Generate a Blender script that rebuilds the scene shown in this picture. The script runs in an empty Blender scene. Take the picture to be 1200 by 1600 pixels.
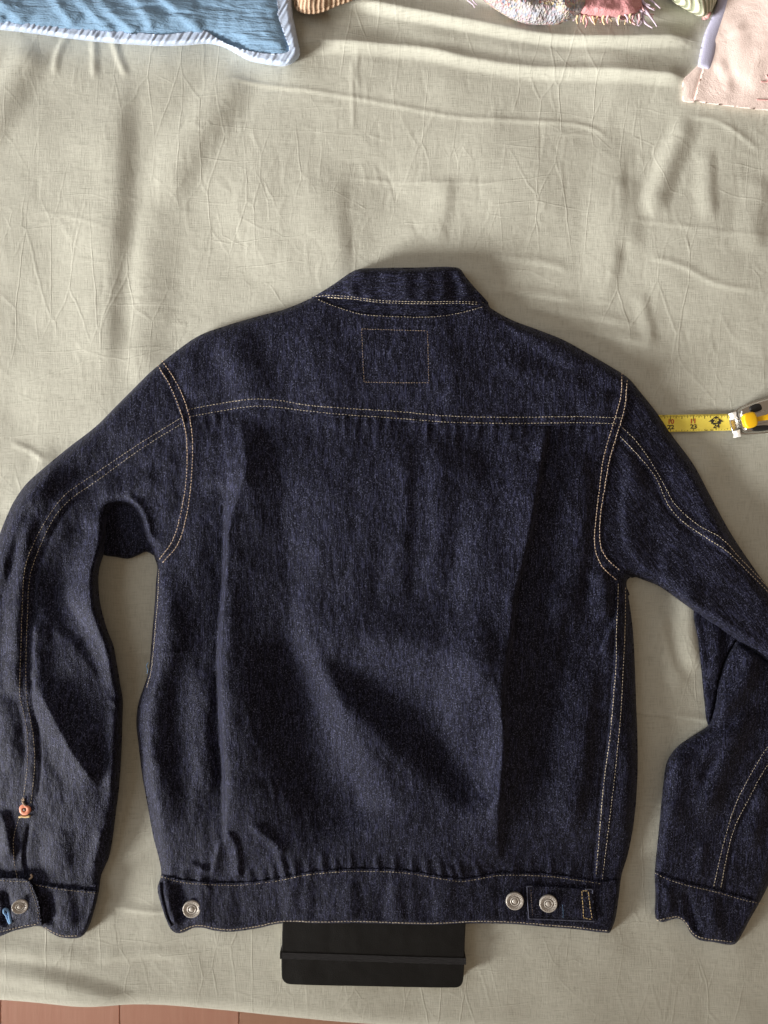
import bpy, bmesh, math
import numpy as np
rng = np.random.default_rng(11)

# ---------------------------------------------------------------- camera, light, exposure
SC = bpy.context.scene
S = 0.0007            # metres per photograph pixel on the bed
H = 0.82              # camera height over the bed
cam = bpy.data.cameras.new('camera'); camo = bpy.data.objects.new('camera', cam)
SC.collection.objects.link(camo); SC.camera = camo
cam.sensor_fit = 'VERTICAL'; cam.sensor_height = 36; cam.sensor_width = 27
cam.lens = 36 * H / (1600 * S)
cam.clip_start = 0.01; cam.clip_end = 50
camo.location = (0, 0, H); camo.rotation_euler = (0, 0, 0)

w = bpy.data.worlds.new('World'); SC.world = w; w.use_nodes = True
bg = w.node_tree.nodes['Background']
bg.inputs[0].default_value = (1.0, 0.77, 0.57, 1); bg.inputs[1].default_value = 0.28

def aim(o, loc, tgt):
    from mathutils import Vector
    o.location = loc
    o.rotation_euler = (Vector(tgt) - Vector(loc)).to_track_quat('-Z', 'Y').to_euler()

# low window light from the left (soft, slightly cool)
L = bpy.data.lights.new('window_light', 'SPOT'); Lo = bpy.data.objects.new('window_light', L)
SC.collection.objects.link(Lo)
L.energy = 3150; L.color = (1.0, 0.97, 0.91); L.shadow_soft_size = 0.78
L.spot_size = math.radians(19); L.spot_blend = 0.34
aim(Lo, (-3.88, -2.04, 1.17), (-0.22, 0.19, 0))
# large soft fill from the left, added to give the ambient light direction
A = bpy.data.lights.new('fill_light', 'AREA'); Ao = bpy.data.objects.new('fill_light', A)
SC.collection.objects.link(Ao)
A.shape = 'RECTANGLE'; A.size = 1.6; A.size_y = 1.3; A.energy = 17; A.color = (0.93, 0.97, 1.0)
aim(Ao, (-1.9, 0.7, 1.55), (0, 0.1, 0))

SC.view_settings.view_transform = 'Standard'; SC.view_settings.look = 'None'
SC.view_settings.exposure = 0.15; SC.view_settings.gamma = 1
SC.view_settings.use_curve_mapping = False
SC.render.engine = 'CYCLES'
SC.render.resolution_x = 768; SC.render.resolution_y = 1024

# ---------------------------------------------------------------- small helpers
def link(o, parent=None):
    SC.collection.objects.link(o)
    if parent is not None: o.parent = parent
    return o
def tag(o, label=None, cat=None, group=None, kind=None):
    if label: o['label'] = label
    if cat: o['category'] = cat
    if group: o['group'] = group
    if kind: o['kind'] = kind
    return o
def thing(name, label, cat, loc=(0, 0, 0), group=None):
    o = bpy.data.objects.new(name, None); o.empty_display_size = .02
    link(o); tag(o, label, cat, group); o.location = loc
    return o
def mesh(name, verts, faces, mat, parent=None, smooth=True):
    me = bpy.data.meshes.new(name)
    me.from_pydata([tuple(map(float, v)) for v in verts], [], [tuple(int(i) for i in f) for f in faces])
    if smooth: me.polygons.foreach_set('use_smooth', [True] * len(me.polygons))
    if mat: me.materials.append(mat)
    me.update()
    o = bpy.data.objects.new(name, me)
    link(o)
    if parent is not None:
        o.parent = parent
        o.matrix_parent_inverse.identity()
        o.location = [-c for c in parent.location]
    return o
def W(u, v, z):
    k = S * (H - z) / H
    return (u - 600) * k, (800 - v) * k, z
def spline(pts, step=6.0, closed=False):
    """Catmull-Rom through pts; a point with a third entry is a sharp corner."""
    P = [np.array(p[:2], float) for p in pts]; C = [len(p) > 2 for p in pts]
    n = len(P); out = []
    m = n if closed else n - 1
    for i in range(m):
        a, b = P[i], P[(i + 1) % n]
        if closed: pa, pb = P[i - 1], P[(i + 2) % n]
        else:
            pa = P[i - 1] if i > 0 else a - (b - a)
            pb = P[i + 2] if i + 2 < n else b + (b - a)
        d = np.linalg.norm(b - a) + 1e-9
        ta = (b - pa) * d / (d + np.linalg.norm(a - pa) + 1e-9)
        tb = (pb - a) * d / (d + np.linalg.norm(pb - b) + 1e-9)
        if C[i]: ta = b - a
        if C[(i + 1) % n]: tb = b - a
        k = max(1, int(round(d / step)))
        for j in range(k):
            t = j / k
            out.append((2*t**3-3*t*t+1)*a + (t**3-2*t*t+t)*ta + (-2*t**3+3*t*t)*b + (t**3-t*t)*tb)
    if not closed: out.append(P[-1])
    return np.array(out)
def resample(P, step):
    d = np.r_[0, np.cumsum(np.linalg.norm(np.diff(P, axis=0), axis=1))]
    n = max(2, int(round(d[-1] / step)) + 1)
    s = np.linspace(0, d[-1], n)
    return np.c_[np.interp(s, d, P[:, 0]), np.interp(s, d, P[:, 1])]
def sdf_poly(P, u, v):
    """signed distance (inside > 0) to the closed polygon P"""
    shp = np.shape(u); u = np.ravel(u).astype(np.float32); v = np.ravel(v).astype(np.float32)
    A = P.astype(np.float32); B = np.roll(A, -1, 0)
    out = np.empty(len(u), np.float32); ch = max(1, int(3e6 // len(A)))
    for s in range(0, len(u), ch):
        x = u[s:s+ch, None]; y = v[s:s+ch, None]
        ex = (B[:, 0]-A[:, 0])[None]; ey = (B[:, 1]-A[:, 1])[None]
        wx = x - A[None, :, 0]; wy = y - A[None, :, 1]
        t = np.clip((wx*ex + wy*ey) / (ex*ex + ey*ey + 1e-9), 0, 1)
        dd = ((wx - t*ex)**2 + (wy - t*ey)**2).min(1)
        c = (A[None, :, 1] <= y) != (B[None, :, 1] <= y)
        xi = A[None, :, 0] + (y - A[None, :, 1]) / np.where(np.abs(ey) < 1e-9, 1e-9, ey) * ex
        ins = ((c & (x < xi)).sum(1) % 2) == 1
        out[s:s+ch] = np.where(ins, 1, -1) * np.sqrt(dd)
    return out.reshape(shp)
def sm(t): t = np.clip(t, 0, 1); return t*t*(3-2*t)

class Raster:
    """a height map over photograph pixels"""
    def __init__(s, u0, v0, u1, v1, step):
        s.u0, s.v0, s.st = u0, v0, step
        s.us = np.arange(u0, u1 + step, step, dtype=float); s.vs = np.arange(v0, v1 + step, step, dtype=float)
        s.U, s.V = np.meshgrid(s.us, s.vs); s.Z = np.zeros_like(s.U)
    def sample(s, u, v, Z=None):
        Z = s.Z if Z is None else Z
        x = np.clip((np.asarray(u, float) - s.u0) / s.st, 0, len(s.us) - 1.001)
        y = np.clip((np.asarray(v, float) - s.v0) / s.st, 0, len(s.vs) - 1.001)
        i = x.astype(int); j = y.astype(int); fx = x - i; fy = y - j
        return (Z[j, i]*(1-fx)*(1-fy) + Z[j, i+1]*fx*(1-fy) + Z[j+1, i]*(1-fx)*fy + Z[j+1, i+1]*fx*fy)
    def field(s, pts, reach):
        """window slices, distance, side (+1 = image left of a downward line), arc fraction"""
        P = resample(spline(pts, 5), 7)
        lo = P.min(0) - reach; hi = P.max(0) + reach
        i0 = max(0, int((lo[0]-s.u0)/s.st)); i1 = min(len(s.us), int((hi[0]-s.u0)/s.st)+2)
        j0 = max(0, int((lo[1]-s.v0)/s.st)); j1 = min(len(s.vs), int((hi[1]-s.v0)/s.st)+2)
        if i1 <= i0 or j1 <= j0: return None
        U = s.U[j0:j1, i0:i1]; V = s.V[j0:j1, i0:i1]
        best = np.full(U.shape, 1e9); side = np.ones(U.shape); arc = np.zeros(U.shape)
        n = len(P) - 1
        for k in range(n):
            a, b = P[k], P[k+1]; e = b - a; l2 = e @ e + 1e-9
            wx = U - a[0]; wy = V - a[1]
            t = np.clip((wx*e[0] + wy*e[1]) / l2, 0, 1)
            d = (wx - t*e[0])**2 + (wy - t*e[1])**2
            m = d < best
            best[m] = d[m]; side[m] = np.sign(e[0]*wy - e[1]*wx)[m]; arc[m] = ((k + t)/n)[m]
        return (slice(j0, j1), slice(i0, i1)), np.sqrt(best), side, arc
    def ridge(s, pts, wl, wr, amp, p=0, taper=.22, t1=None):
        """ridge with its own width on each side; amp in mm; p: 0 rounded crest, else (1-t)^p"""
        wl = np.atleast_1d(wl).astype(float); wr = np.atleast_1d(wr).astype(float); am = np.atleast_1d(amp).astype(float)
        f = s.field(pts, max(wl.max(), wr.max()) + 2)
        if f is None: return
        sl, d, side, arc = f
        L_ = np.interp(arc, np.linspace(0, 1, len(wl)), wl); R_ = np.interp(arc, np.linspace(0, 1, len(wr)), wr)
        A_ = np.interp(arc, np.linspace(0, 1, len(am)), am)
        t = np.clip(d / np.where(side > 0, L_, R_), 0, 1)
        h = 0.5*(1+np.cos(np.pi*t)) if p == 0 else (1-t)**p
        t1 = taper if t1 is None else t1
        e = np.ones_like(arc)
        if taper > 0: e *= sm(arc/taper)
        if t1 > 0: e *= sm((1-arc)/t1)
        s.Z[sl] += A_*h*e*.001
    def band(s, pts, hw, amp, soft=2.5):
        f = s.field(pts, hw + soft + 2)
        if f is None: return
        sl, d, side, arc = f
        s.Z[sl] += amp*.001*sm((hw + soft - d)/soft)
    def noise(s, wavelength, amp, ax=1., ay=1.):
        """smooth random relief, rms amp mm; ax, ay stretch it along u, v"""
        n = rng.standard_normal(s.Z.shape)
        fu = np.fft.rfftfreq(s.Z.shape[1], s.st)[None]*ax*wavelength; fv = np.fft.fftfreq(s.Z.shape[0], s.st)[:, None]*ay*wavelength
        k = np.exp(-((np.sqrt(fu*fu + fv*fv) - .8)/.45)**2)
        q = np.fft.irfft2(np.fft.rfft2(n)*k, s.Z.shape)
        return q/q.std()*amp*.001

def panel(name, sd, zf, box, step, low, mat, parent, inset=3.0, skirt=True, weld=False):
    """cloth panel: grid over photograph pixels cut to sd(u,v)>0, lifted to zf(u,v), its edge turned down to low(u,v)"""
    us = np.arange(box[0], box[2] + step, step, dtype=float); vs = np.arange(box[1], box[3] + step, step, dtype=float)
    U, V = np.meshgrid(us, vs); D = sd(U, V)
    ins = D > 0
    cell = ins[:-1, :-1] | ins[1:, :-1] | ins[:-1, 1:] | ins[1:, 1:]
    used = np.zeros_like(ins)
    for a, b in ((0, 0), (0, 1), (1, 0), (1, 1)):
        used[a:a+cell.shape[0], b:b+cell.shape[1]] |= cell
    idx = -np.ones(U.shape, int); idx[used] = np.arange(used.sum())
    u = U[used].copy(); v = V[used].copy(); d = D[used].copy()
    out = d < step*.3
    h = .6
    for it in range(3):
        uu, vv = u[out], v[out]
        gx = (sd(uu+h, vv) - sd(uu-h, vv))/(2*h); gy = (sd(uu, vv+h) - sd(uu, vv-h))/(2*h)
        g = np.sqrt(gx*gx + gy*gy) + 1e-6; dd = sd(uu, vv)
        mv = np.clip(dd, -step, step)
        u[out] = uu - gx/g*mv; v[out] = vv - gy/g*mv
    z = zf(u, v)
    jj, ii = np.nonzero(cell)
    F = np.c_[idx[jj+1, ii], idx[jj+1, ii+1], idx[jj, ii+1], idx[jj, ii]]
    verts = np.c_[W(u, v, z)]
    faces = F.tolist()
    if skirt:
        E = np.r_[F[:, [0, 1]], F[:, [1, 2]], F[:, [2, 3]], F[:, [3, 0]]]
        key = np.sort(E, 1); key = key[:, 0]*len(u) + key[:, 1]
        _, inv, cnt = np.unique(key, return_inverse=True, return_counts=True)
        B = E[cnt[inv] == 1]
        bv = np.unique(B); mp = {int(b): len(u) + k for k, b in enumerate(bv)}
        ub, vb = u[bv], v[bv]
        gx = (sd(ub+h, vb) - sd(ub-h, vb)); gy = (sd(ub, vb+h) - sd(ub, vb-h)); g = np.sqrt(gx*gx+gy*gy) + 1e-6
        ub = ub + gx/g*inset; vb = vb + gy/g*inset
        verts = np.r_[verts, np.c_[W(ub, vb, np.minimum(low(ub, vb), z[bv] - .0004))]]
        faces += [(int(b), int(a), mp[int(a)], mp[int(b)]) for a, b in B]
    return mesh(name, verts, faces, mat, parent)

# ---------------------------------------------------------------- materials
class NT:
    def __init__(s, name, rough=.8, spec=.3):
        s.m = bpy.data.materials.new(name); s.m.use_nodes = True
        s.t = s.m.node_tree; s.b = s.t.nodes['Principled BSDF']
        s.b.inputs['Roughness'].default_value = rough
        s.b.inputs['Specular IOR Level'].default_value = spec
    def n(s, typ, **kw):
        k = s.t.nodes.new(typ)
        for a, b in kw.items():
            if a in k.inputs.keys(): k.inputs[a].default_value = b
            else: setattr(k, a, b)
        return k
    def l(s, a, b): s.t.links.new(a, b)
    def coord(s, scale=(1, 1, 1), rot=0):
        c = s.n('ShaderNodeNewGeometry'); m = s.n('ShaderNodeMapping')
        m.inputs['Scale'].default_value = scale
        r = s.n('ShaderNodeVectorRotate'); r.rotation_type = 'Z_AXIS'; r.inputs['Angle'].default_value = rot
        s.l(c.outputs['Position'], r.inputs['Vector']); s.l(r.outputs[0], m.inputs['Vector'])
        return m.outputs[0]
    def noise(s, scale=(1, 1, 1), sc=1., detail=2., rough=.5, rot=0, dist=0.):
        k = s.n('ShaderNodeTexNoise'); k.inputs['Scale'].default_value = sc; k.inputs['Detail'].default_value = detail
        k.inputs['Roughness'].default_value = rough; k.inputs['Distortion'].default_value = dist
        s.l(s.coord(scale, rot), k.inputs['Vector']); return k.outputs['Fac']
    def ramp(s, x, stops):
        r = s.n('ShaderNodeValToRGB'); e = r.color_ramp.elements
        while len(e) < len(stops): e.new(.5)
        for q, (p, c) in zip(e, stops): q.position = p; q.color = (*c, 1) if len(c) == 3 else c
        s.l(x, r.inputs[0]); return r.outputs[0]
    def mix(s, f, a, b, typ='MIX'):
        k = s.n('ShaderNodeMix'); k.data_type = 'RGBA'; k.blend_type = typ
        for val, sock in ((f, k.inputs[0]), (a, k.inputs[6]), (b, k.inputs[7])):
            if hasattr(val, 'is_linked'): s.l(val, sock)
            elif isinstance(val, (int, float)): sock.default_value = val
            else: sock.default_value = (*val, 1)
        return k.outputs[2]
    def math(s, op, a, b=0.):
        k = s.n('ShaderNodeMath'); k.operation = op
        for val, sock in ((a, k.inputs[0]), (b, k.inputs[1])):
            if hasattr(val, 'is_linked'): s.l(val, sock)
            else: sock.default_value = val
        return k.outputs[0]
    def col(s, x):
        if hasattr(x, 'is_linked'): s.l(x, s.b.inputs['Base Color'])
        else: s.b.inputs['Base Color'].default_value = (*x, 1)
        return s
    def bump(s, hts):
        prev = None
        for x, dist in hts:
            k = s.n('ShaderNodeBump'); k.inputs['Strength'].default_value = 1; k.inputs['Distance'].default_value = dist
            s.l(x, k.inputs['Height'])
            if prev is not None: s.l(prev, k.inputs['Normal'])
            prev = k.outputs[0]
        s.l(prev, s.b.inputs['Normal']); return s
    def sheen(s, wgt, tint=(1, 1, 1), r=.4):
        s.b.inputs['Sheen Weight'].default_value = wgt; s.b.inputs['Sheen Tint'].default_value = (*tint, 1)
        s.b.inputs['Sheen Roughness'].default_value = r; return s

def plain(name, c, rough=.6, metal=0., spec=.4):
    k = NT(name, rough, spec); k.col(c); k.b.inputs['Metallic'].default_value = metal
    return k.m

def denim(name, rot=0.):
    k = NT(name, .55, .13)
    streak = k.noise((720, 85, 300), 1., 3., .65, rot)          # vertical slub streaks
    fleck = k.noise((820, 620, 620), 1., 3., .8, rot)           # white weft flecks
    blotch = k.noise((70, 45, 50), 1., 3., .6, rot)
    base = k.ramp(streak, [(.36, (.0012, .0010, .0014)), (.50, (.0034, .0032, .0062)), (.66, (.026, .028, .060))])
    base = k.mix(k.ramp(blotch, [(.35, (0, 0, 0)), (.75, (.55,)*3)]), base, (.0022, .0019, .0029))
    fl = k.ramp(fleck, [(.55, (0, 0, 0)), (.67, (.9,)*3)])
    base = k.mix(fl, base, (.112, .120, .200))
    k.col(base)
    pk = k.noise((240, 130, 200), 1., 3., .6, rot)
    big = k.noise((90, 40, 90), 1., 2., .5, rot)
    k.bump([(big, .0018), (pk, .0009), (streak, .0005), (fleck, .0006)])
    k.sheen(.06, (.72, .76, 1.0), .45)
    k.b.inputs['Specular Tint'].default_value = (.58, .63, 1, 1)
    return k.m

M = {}
M['denim'] = denim('denim'); M['denim_arm'] = denim('denim_arm', math.radians(-35)); M['denim_cross'] = denim('denim_cross', math.radians(90))
k = NT('sheet_cotton', .9, .15)
hz = k.noise((60, 1700, 60), 1., 2., .6); vt = k.noise((1700, 70, 60), 1., 2., .6)
thr = k.math('ADD', hz, vt)
def creases(scale, rot, width, m0, m1, msc):
    vo = k.n('ShaderNodeTexVoronoi', feature='DISTANCE_TO_EDGE'); vo.inputs['Scale'].default_value = 1
    ad = k.n('ShaderNodeVectorMath', operation='MULTIPLY_ADD'); no = k.n('ShaderNodeTexNoise'); no.inputs['Scale'].default_value = 30
    k.l(k.coord(), no.inputs['Vector']); k.l(no.outputs['Color'], ad.inputs[0]); ad.inputs[1].default_value = (.16, .16, 0); k.l(k.coord(scale, rot), ad.inputs[2])
    k.l(ad.outputs[0], vo.inputs['Vector'])
    ln = k.ramp(vo.outputs['Distance'], [(0., (1, 1, 1)), (width, (0, 0, 0))])
    return k.mix(k.ramp(k.noise((msc,)*3, 1., 2.), [(m0, (0, 0, 0)), (m1, (1, 1, 1))]), (0, 0, 0), ln)
cr1 = creases((34, 9, 0), .05, .035, .42, .60, 7); cr2 = creases((8, 30, 0), -.06, .03, .46, .62, 9); cr3 = creases((22, 20, 0), .5, .03, .50, .64, 11)
soft = k.noise((16, 16, 16), 1., 4., .6)
k.col(k.mix(k.ramp(thr, [(.8, (0, 0, 0)), (1.2, (1, 1, 1))]), (.352, .352, .303), (.448, .448, .390)))
k.bump([(soft, .0016), (cr1, .00020), (cr2, .00017), (cr3, .00014), (k.noise((30, 170, 100), 1., 2., .5), .00014), (k.noise((170, 30, 100), 1., 2., .5), .00014), (thr, .00026)])
k.sheen(.12, (1, 1, .95), .6)
M['sheet'] = k.m
k = NT('mattress_ticking', .9, .1); k.col((.7, .68, .62)); M['mattress'] = k.m

def fabric(name, c0, c1, sc=(900, 900, 900), b=.0006, rough=.9, extra=None, sheen=.15):
    k = NT(name, rough, .15); n = k.noise(sc, 1., 2., .6)
    k.col(k.mix(n, c0, c1)); h = [(n, b)]
    if extra: h = [(k.noise(extra[0], 1., 4., .6, extra[2] if len(extra) > 2 else 0, .5), extra[1])] + h
    k.bump(h); k.sheen(sheen); return k.m
M['blue'] = fabric('blue_gauze', (.13, .23, .36), (.23, .35, .49), (420, 700, 500), .0006, .95, ((12, 100, 60), .006, .04))
M['binding'] = fabric('satin_binding', (.40, .49, .66), (.50, .58, .73), (300, 900, 500), .0003, .5)
M['pink'] = fabric('pink_cotton', (.74, .60, .56), (.79, .66, .62), (900, 900, 900), .0004, .9, ((25, 20, 30), .002))
M['lavender'] = fabric('lavender_cotton', (.42, .42, .58), (.48, .48, .64), (900, 900, 900), .0004)
def stripes(name, a, b, period, rot):
    k = NT(name, .9, .15)
    wv = k.n('ShaderNodeTexWave', wave_type='BANDS', bands_direction='X'); wv.inputs['Scale'].default_value = .314/period
    wv.inputs['Distortion'].default_value = .12; wv.inputs['Detail'].default_value = 1
    k.l(k.coord((1, 1, 1), rot), wv.inputs['Vector'])
    k.col(k.mix(k.ramp(wv.outputs['Fac'], [(.3, (0, 0, 0)), (.6, (1, 1, 1))]), a, b))
    k.bump([(wv.outputs['Fac'], .001), (k.noise((900, 900, 900)), .0005)]); return k.m
M['tan_stripe'] = stripes('tan_ticking', (.27, .17, .11), (.52, .39, .28), .0048, math.radians(12))
M['green_stripe'] = stripes('green_ticking', (.27, .29, .20), (.58, .57, .45), .0055, math.radians(-25))
k = NT('multicolour_weave', .95, .1)
vo = k.n('ShaderNodeTexVoronoi'); vo.inputs['Scale'].default_value = 1; k.l(k.coord((430, 330, 300), .35), vo.inputs['Vector'])
sep = k.n('ShaderNodeSeparateColor'); k.l(vo.outputs['Color'], sep.inputs[0])
band = k.noise((14, 70, 30), 1., 2., .6, .35)
weave = k.ramp(sep.outputs[0], [(0., (.20, .24, .34)), (.28, (.48, .42, .36)), (.5, (.52, .22, .24)), (.66, (.30, .34, .40)), (.8, (.60, .50, .30)), (1., (.58, .52, .50))])
k.col(k.mix(k.ramp(band, [(.45, (0, 0, 0)), (.62, (.7,)*3)]), weave, (.34, .36, .42)))
k.bump([(vo.outputs['Distance'], .0016)]); M['weave'] = k.m
M['pink_weave'] = fabric('pink_weave', (.48, .20, .22), (.66, .34, .35), (600, 420, 500), .0012)
M['tassel_cream'] = plain('cream_yarn', (.60, .48, .30), .95); M['tassel_pink'] = plain('pink_yarn', (.62, .36, .38), .95); M['tassel_lilac'] = plain('lilac_yarn', (.46, .38, .46), .95)
M['thread'] = fabric('cotton_thread', (.46, .39, .29), (.64, .56, .44), (1500, 1500, 900), .0002)
M['thread_gold'] = fabric('gold_thread', (.56, .41, .20), (.68, .52, .28), (1500, 1500, 900), .0002)
M['thread_rust'] = fabric('rust_thread', (.36, .27, .20), (.46, .36, .28), (1500, 1500, 900), .0002)
M['thread_blue'] = fabric('blue_thread', (.12, .26, .50), (.26, .42, .66), (1500, 1500, 900), .0002)
M['thread_navy'] = plain('navy_thread', (.05, .055, .08), .9)
k = NT('zinc', .5, .5); k.b.inputs['Metallic'].default_value = .35
k.col(k.mix(k.noise((700, 700, 700), 1., 3., .6), (.40, .37, .34), (.62, .59, .55))); k.bump([(k.noise((900,)*3), .0003)]); M['zinc'] = k.m
M['zinc_dark'] = plain('zinc_recess', (.20, .18, .17), .6, .7)
M['copper'] = fabric('salmon_copper', (.62, .22, .14), (.72, .30, .20), (900,)*3, .0002, .45)
k = NT('notebook_cover', .6, .15); nn = k.noise((900,)*3, 1., 3., .6)
k.col(k.mix(k.noise((60,)*3, 1., 4., .6), (.006, .006, .006), (.0095, .009, .0088))); k.bump([(nn, .0003), (k.noise((30,)*3), .002)]); M['cover'] = k.m
M['paper'] = plain('paper_edge', (.62, .57, .46), .9); M['elastic'] = fabric('elastic_band', (.010, .010, .011), (.026, .025, .027), (120, 1800, 300), .0006)
M['tape'] = fabric('tape_yellow', (.76, .62, .09), (.84, .70, .13), (200,)*3, .0001, .38); M['ink'] = plain('black_print', (.025, .022, .02), .6); M['red_ink'] = plain('red_print', (.45, .06, .03), .6)
M['chrome'] = plain('chrome', (.55, .54, .52), .22, 1.); M['white_metal'] = plain('white_plastic', (.75, .75, .74), .4)
M['yellow'] = plain('yellow_plastic', (.85, .50, .01), .4); M['black'] = plain('black_rubber', (.012, .012, .013), .6); M['embroid'] = plain('red_embroidery', (.56, .30, .29), .8)
k = NT('floor_wood', .5, .35)
gr = k.noise((90, 6, 20), 1., 5., .6, 0, .4)
k.col(k.mix(gr, (.60, .31, .24), (.70, .41, .33))); k.bump([(gr, .0006)]); M['wood'] = k.m
k = NT('floor_wood_pale', .5, .35); gr = k.noise((90, 6, 20), 1., 5., .6, 0, .4); k.col(k.mix(gr, (.50, .28, .20), (.62, .38, .29))); M['wood_pale'] = k.m
M['subfloor'] = plain('subfloor', (.55, .42, .34), .9)

# ---------------------------------------------------------------- floor
FZ = -0.50
fl = mesh('floor', [(-3, -3, FZ-.004), (3, -3, FZ-.004), (3, 2, FZ-.004), (-3, 2, FZ-.004)], [(0, 1, 2, 3)], M['subfloor'], smooth=False); tag(fl, kind='structure')
def box(x0, y0, z0, x1, y1, z1, bev=0.0, seg=2):
    bm = bmesh.new(); bmesh.ops.create_cube(bm, size=1)
    for q in bm.verts: q.co = ((x0+x1)/2 + q.co.x*(x1-x0), (y0+y1)/2 + q.co.y*(y1-y0), (z0+z1)/2 + q.co.z*(z1-z0))
    if bev: bmesh.ops.bevel(bm, geom=bm.edges[:], offset=bev, segments=seg, affect='EDGES', profile=.5)
    return bm
def bmobj(name, bm, mat, parent=None, smooth=False):
    me = bpy.data.meshes.new(name); bm.to_mesh(me); bm.free(); me.materials.append(mat)
    if smooth: me.polygons.foreach_set('use_smooth', [True]*len(me.polygons))
    o = bpy.data.objects.new(name, me); link(o)
    if parent is not None:
        o.parent = parent; o.location = [-c for c in parent.location]
    return o
xj = -.4655
for i in range(-6, 7):
    x0 = xj + i*.21; 
    bmobj('plank', box(x0+.0012, -2.4, FZ-.0199, x0+.2093, -.60, FZ, .001, 1), M['wood_pale'] if i in (1, 4, -3) else M['wood'], fl)

# ---------------------------------------------------------------- bed sheet
SH = Raster(-420, -380, 1620, 1700, 2.5)
SH.Z += SH.noise(260, 1.0) + SH.noise(90, .28) + SH.noise(34, .03)
R = SH.ridge
# big soft standing folds (lit on the left, shaded on the right)
R([(185, 90), (182, 200), (176, 330), (168, 460), (166, 640)], 90, 40, 4.6)
R([(392, 95), (345, 160), (300, 225), (272, 275), (245, 330)], 55, 44, 5.0)
R([(262, 290), (235, 380), (222, 470), (215, 620)], 40, 60, 3.0)
R([(60, 60), (30, 120), (0, 170), (-40, 240)], 40, 40, 5)
R([(528, 235), (524, 330), (528, 400), (520, 470)], 70, 30, 2.4, 0, .4)
R([(700, 270), (692, 330), (680, 385)], 40, 20, 1.6)
R([(985, 205), (962, 290), (962, 360), (950, 440), (925, 500)], 60, 22, 2.8, 0, .35)
R([(975, 270), (982, 340), (985, 400)], 22, 30, 2.0)
R([(1082, 175), (1052, 235), (1030, 290), (1008, 345)], 26, 30, 3.8)
R([(1105, 225), (1106, 300), (1110, 350)], 26, 18, 2.0)
R([(1195, 270), (1180, 330), (1175, 400)], 40, 30, 2.4)
R([(1000, 400), (1060, 415), (1120, 445), (1200, 458)], 5, 10, 1.0, 1.3)
R([(965, 340), (1040, 350), (1130, 365), (1220, 372)], 4, 8, .6, 1.3)
R([(1000, 455), (1010, 500), (1020, 540)], 20, 16, 1.4)
R([(1070, 180), (1120, 190), (1160, 215), (1190, 240)], 4, 9, 1.0, 1.3)
R([(1090, 700), (1120, 800), (1170, 860)], 40, 40, 2.5)
# long sideways creases
R([(340, 120), (420, 134), (480, 142), (560, 155), (640, 170), (720, 184), (820, 189), (900, 194), (935, 205), (960, 225)], 3.5, 8, 1.2, 1.6, .08)
R([(450, 68), (560, 72), (660, 80), (740, 97), (830, 108), (950, 114), (1078, 124)], 16, 34, 7.0, 1.5, .06)
R([(540, 2), (640, 22), (740, 42), (840, 58), (960, 66), (1095, 62)], 12, 40, 9.0, 1.4, .1)
R([(600, 40), (720, 62), (850, 80), (1000, 84)], 20, 24, 2.5)
R([(700, -20), (800, 0), (950, 15), (1100, 20)], 20, 30, 6)
R([(515, 274), (600, 283), (700, 286), (835, 290)], 3, 8, .6, 1.5)
R([(50, 330), (110, 340), (180, 362)], 3, 7, .5, 1.5)
R([(180, 1020), (230, 1022), (300, 1020)], 4, 8, 1.2, 1.4)
R([(960, 1110), (1010, 1116), (1080, 1122), (1130, 1132)], 3, 14, 1.8, 1.3)
R([(960, 1253), (1030, 1258), (1060, 1258)], 3, 12, 1.6, 1.3)
R([(1080, 900), (1075, 980), (1090, 1060)], 30, 26, 4.5)
R([(1030, 950), (1040, 1020), (1070, 1080)], 26, 20, 2.2)
R([(150, 1412), (200, 1420), (250, 1424), (300, 1422)], 6, 12, 1.6, 1.5)
R([(140, 1500), (220, 1490), (300, 1495)], 12, 20, 1.0)
R([(-40, 1520), (60, 1528), (150, 1552), (230, 1582)], 30, 26, 4.0)
R([(-40, 1480), (80, 1490), (160, 1500)], 20, 24, 1.5)
R([(760, 400), (850, 410), (900, 425)], 8, 14, 1.0); R([(750, 455), (820, 458), (910, 470)], 6, 16, 1.2); R([(800, 478), (900, 490), (1000, 510)], 8, 18, 1.0)
R([(820, 505), (930, 520), (1050, 545)], 10, 20, 1.2)
R([(80, 690), (60, 760), (0, 800)], 30, 26, 2.0); R([(15, 690), (50, 705), (75, 722)], 8, 8, 1.0)
for a in ([(145, 40), (147, 100), (148, 128)], [(170, 40), (185, 90), (200, 125)], [(110, 45), (92, 80), (85, 120)]): R(a, 8, 10, 1.6)
R([(560, 70), (558, 110), (562, 150)], 4, 4, .7, 1.2); R([(550, 80), (552, 210)], 5, 6, .6)
# many small set-in creases
for i in range(520):
    u = rng.uniform(-60, 1260); v = rng.uniform(60, 640) if i < 380 else rng.uniform(600, 1570)
    if i >= 430: u = rng.uniform(200, 1200); v = rng.uniform(150, 520)
    q = rng.random(); th = rng.normal(math.pi/2, .16) if q < .5 else (rng.normal(0, .12) if q < .8 else rng.uniform(0, math.pi))
    ln = rng.uniform(18, 90); c, s_ = math.cos(th), math.sin(th); bend = rng.normal(0, .10)*ln
    amp = rng.choice([-1, 1])*rng.uniform(.15, .45)*(.8 if v < 640 else .6)
    R([(u-c*ln/2, v-s_*ln/2), (u - s_*bend, v + c*bend), (u+c*ln/2, v+s_*ln/2)], rng.uniform(2.8, 4.5), rng.uniform(2.8, 5), amp, 1.3, .3)
def sheet_z(u, v): return SH.sample(u, v)
def ssm(u, v): return SH.sample(u, v)

bed = thing('bed', 'bed made up with a wrinkled sage green cotton sheet', 'bed', (0, 0, FZ))
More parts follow.
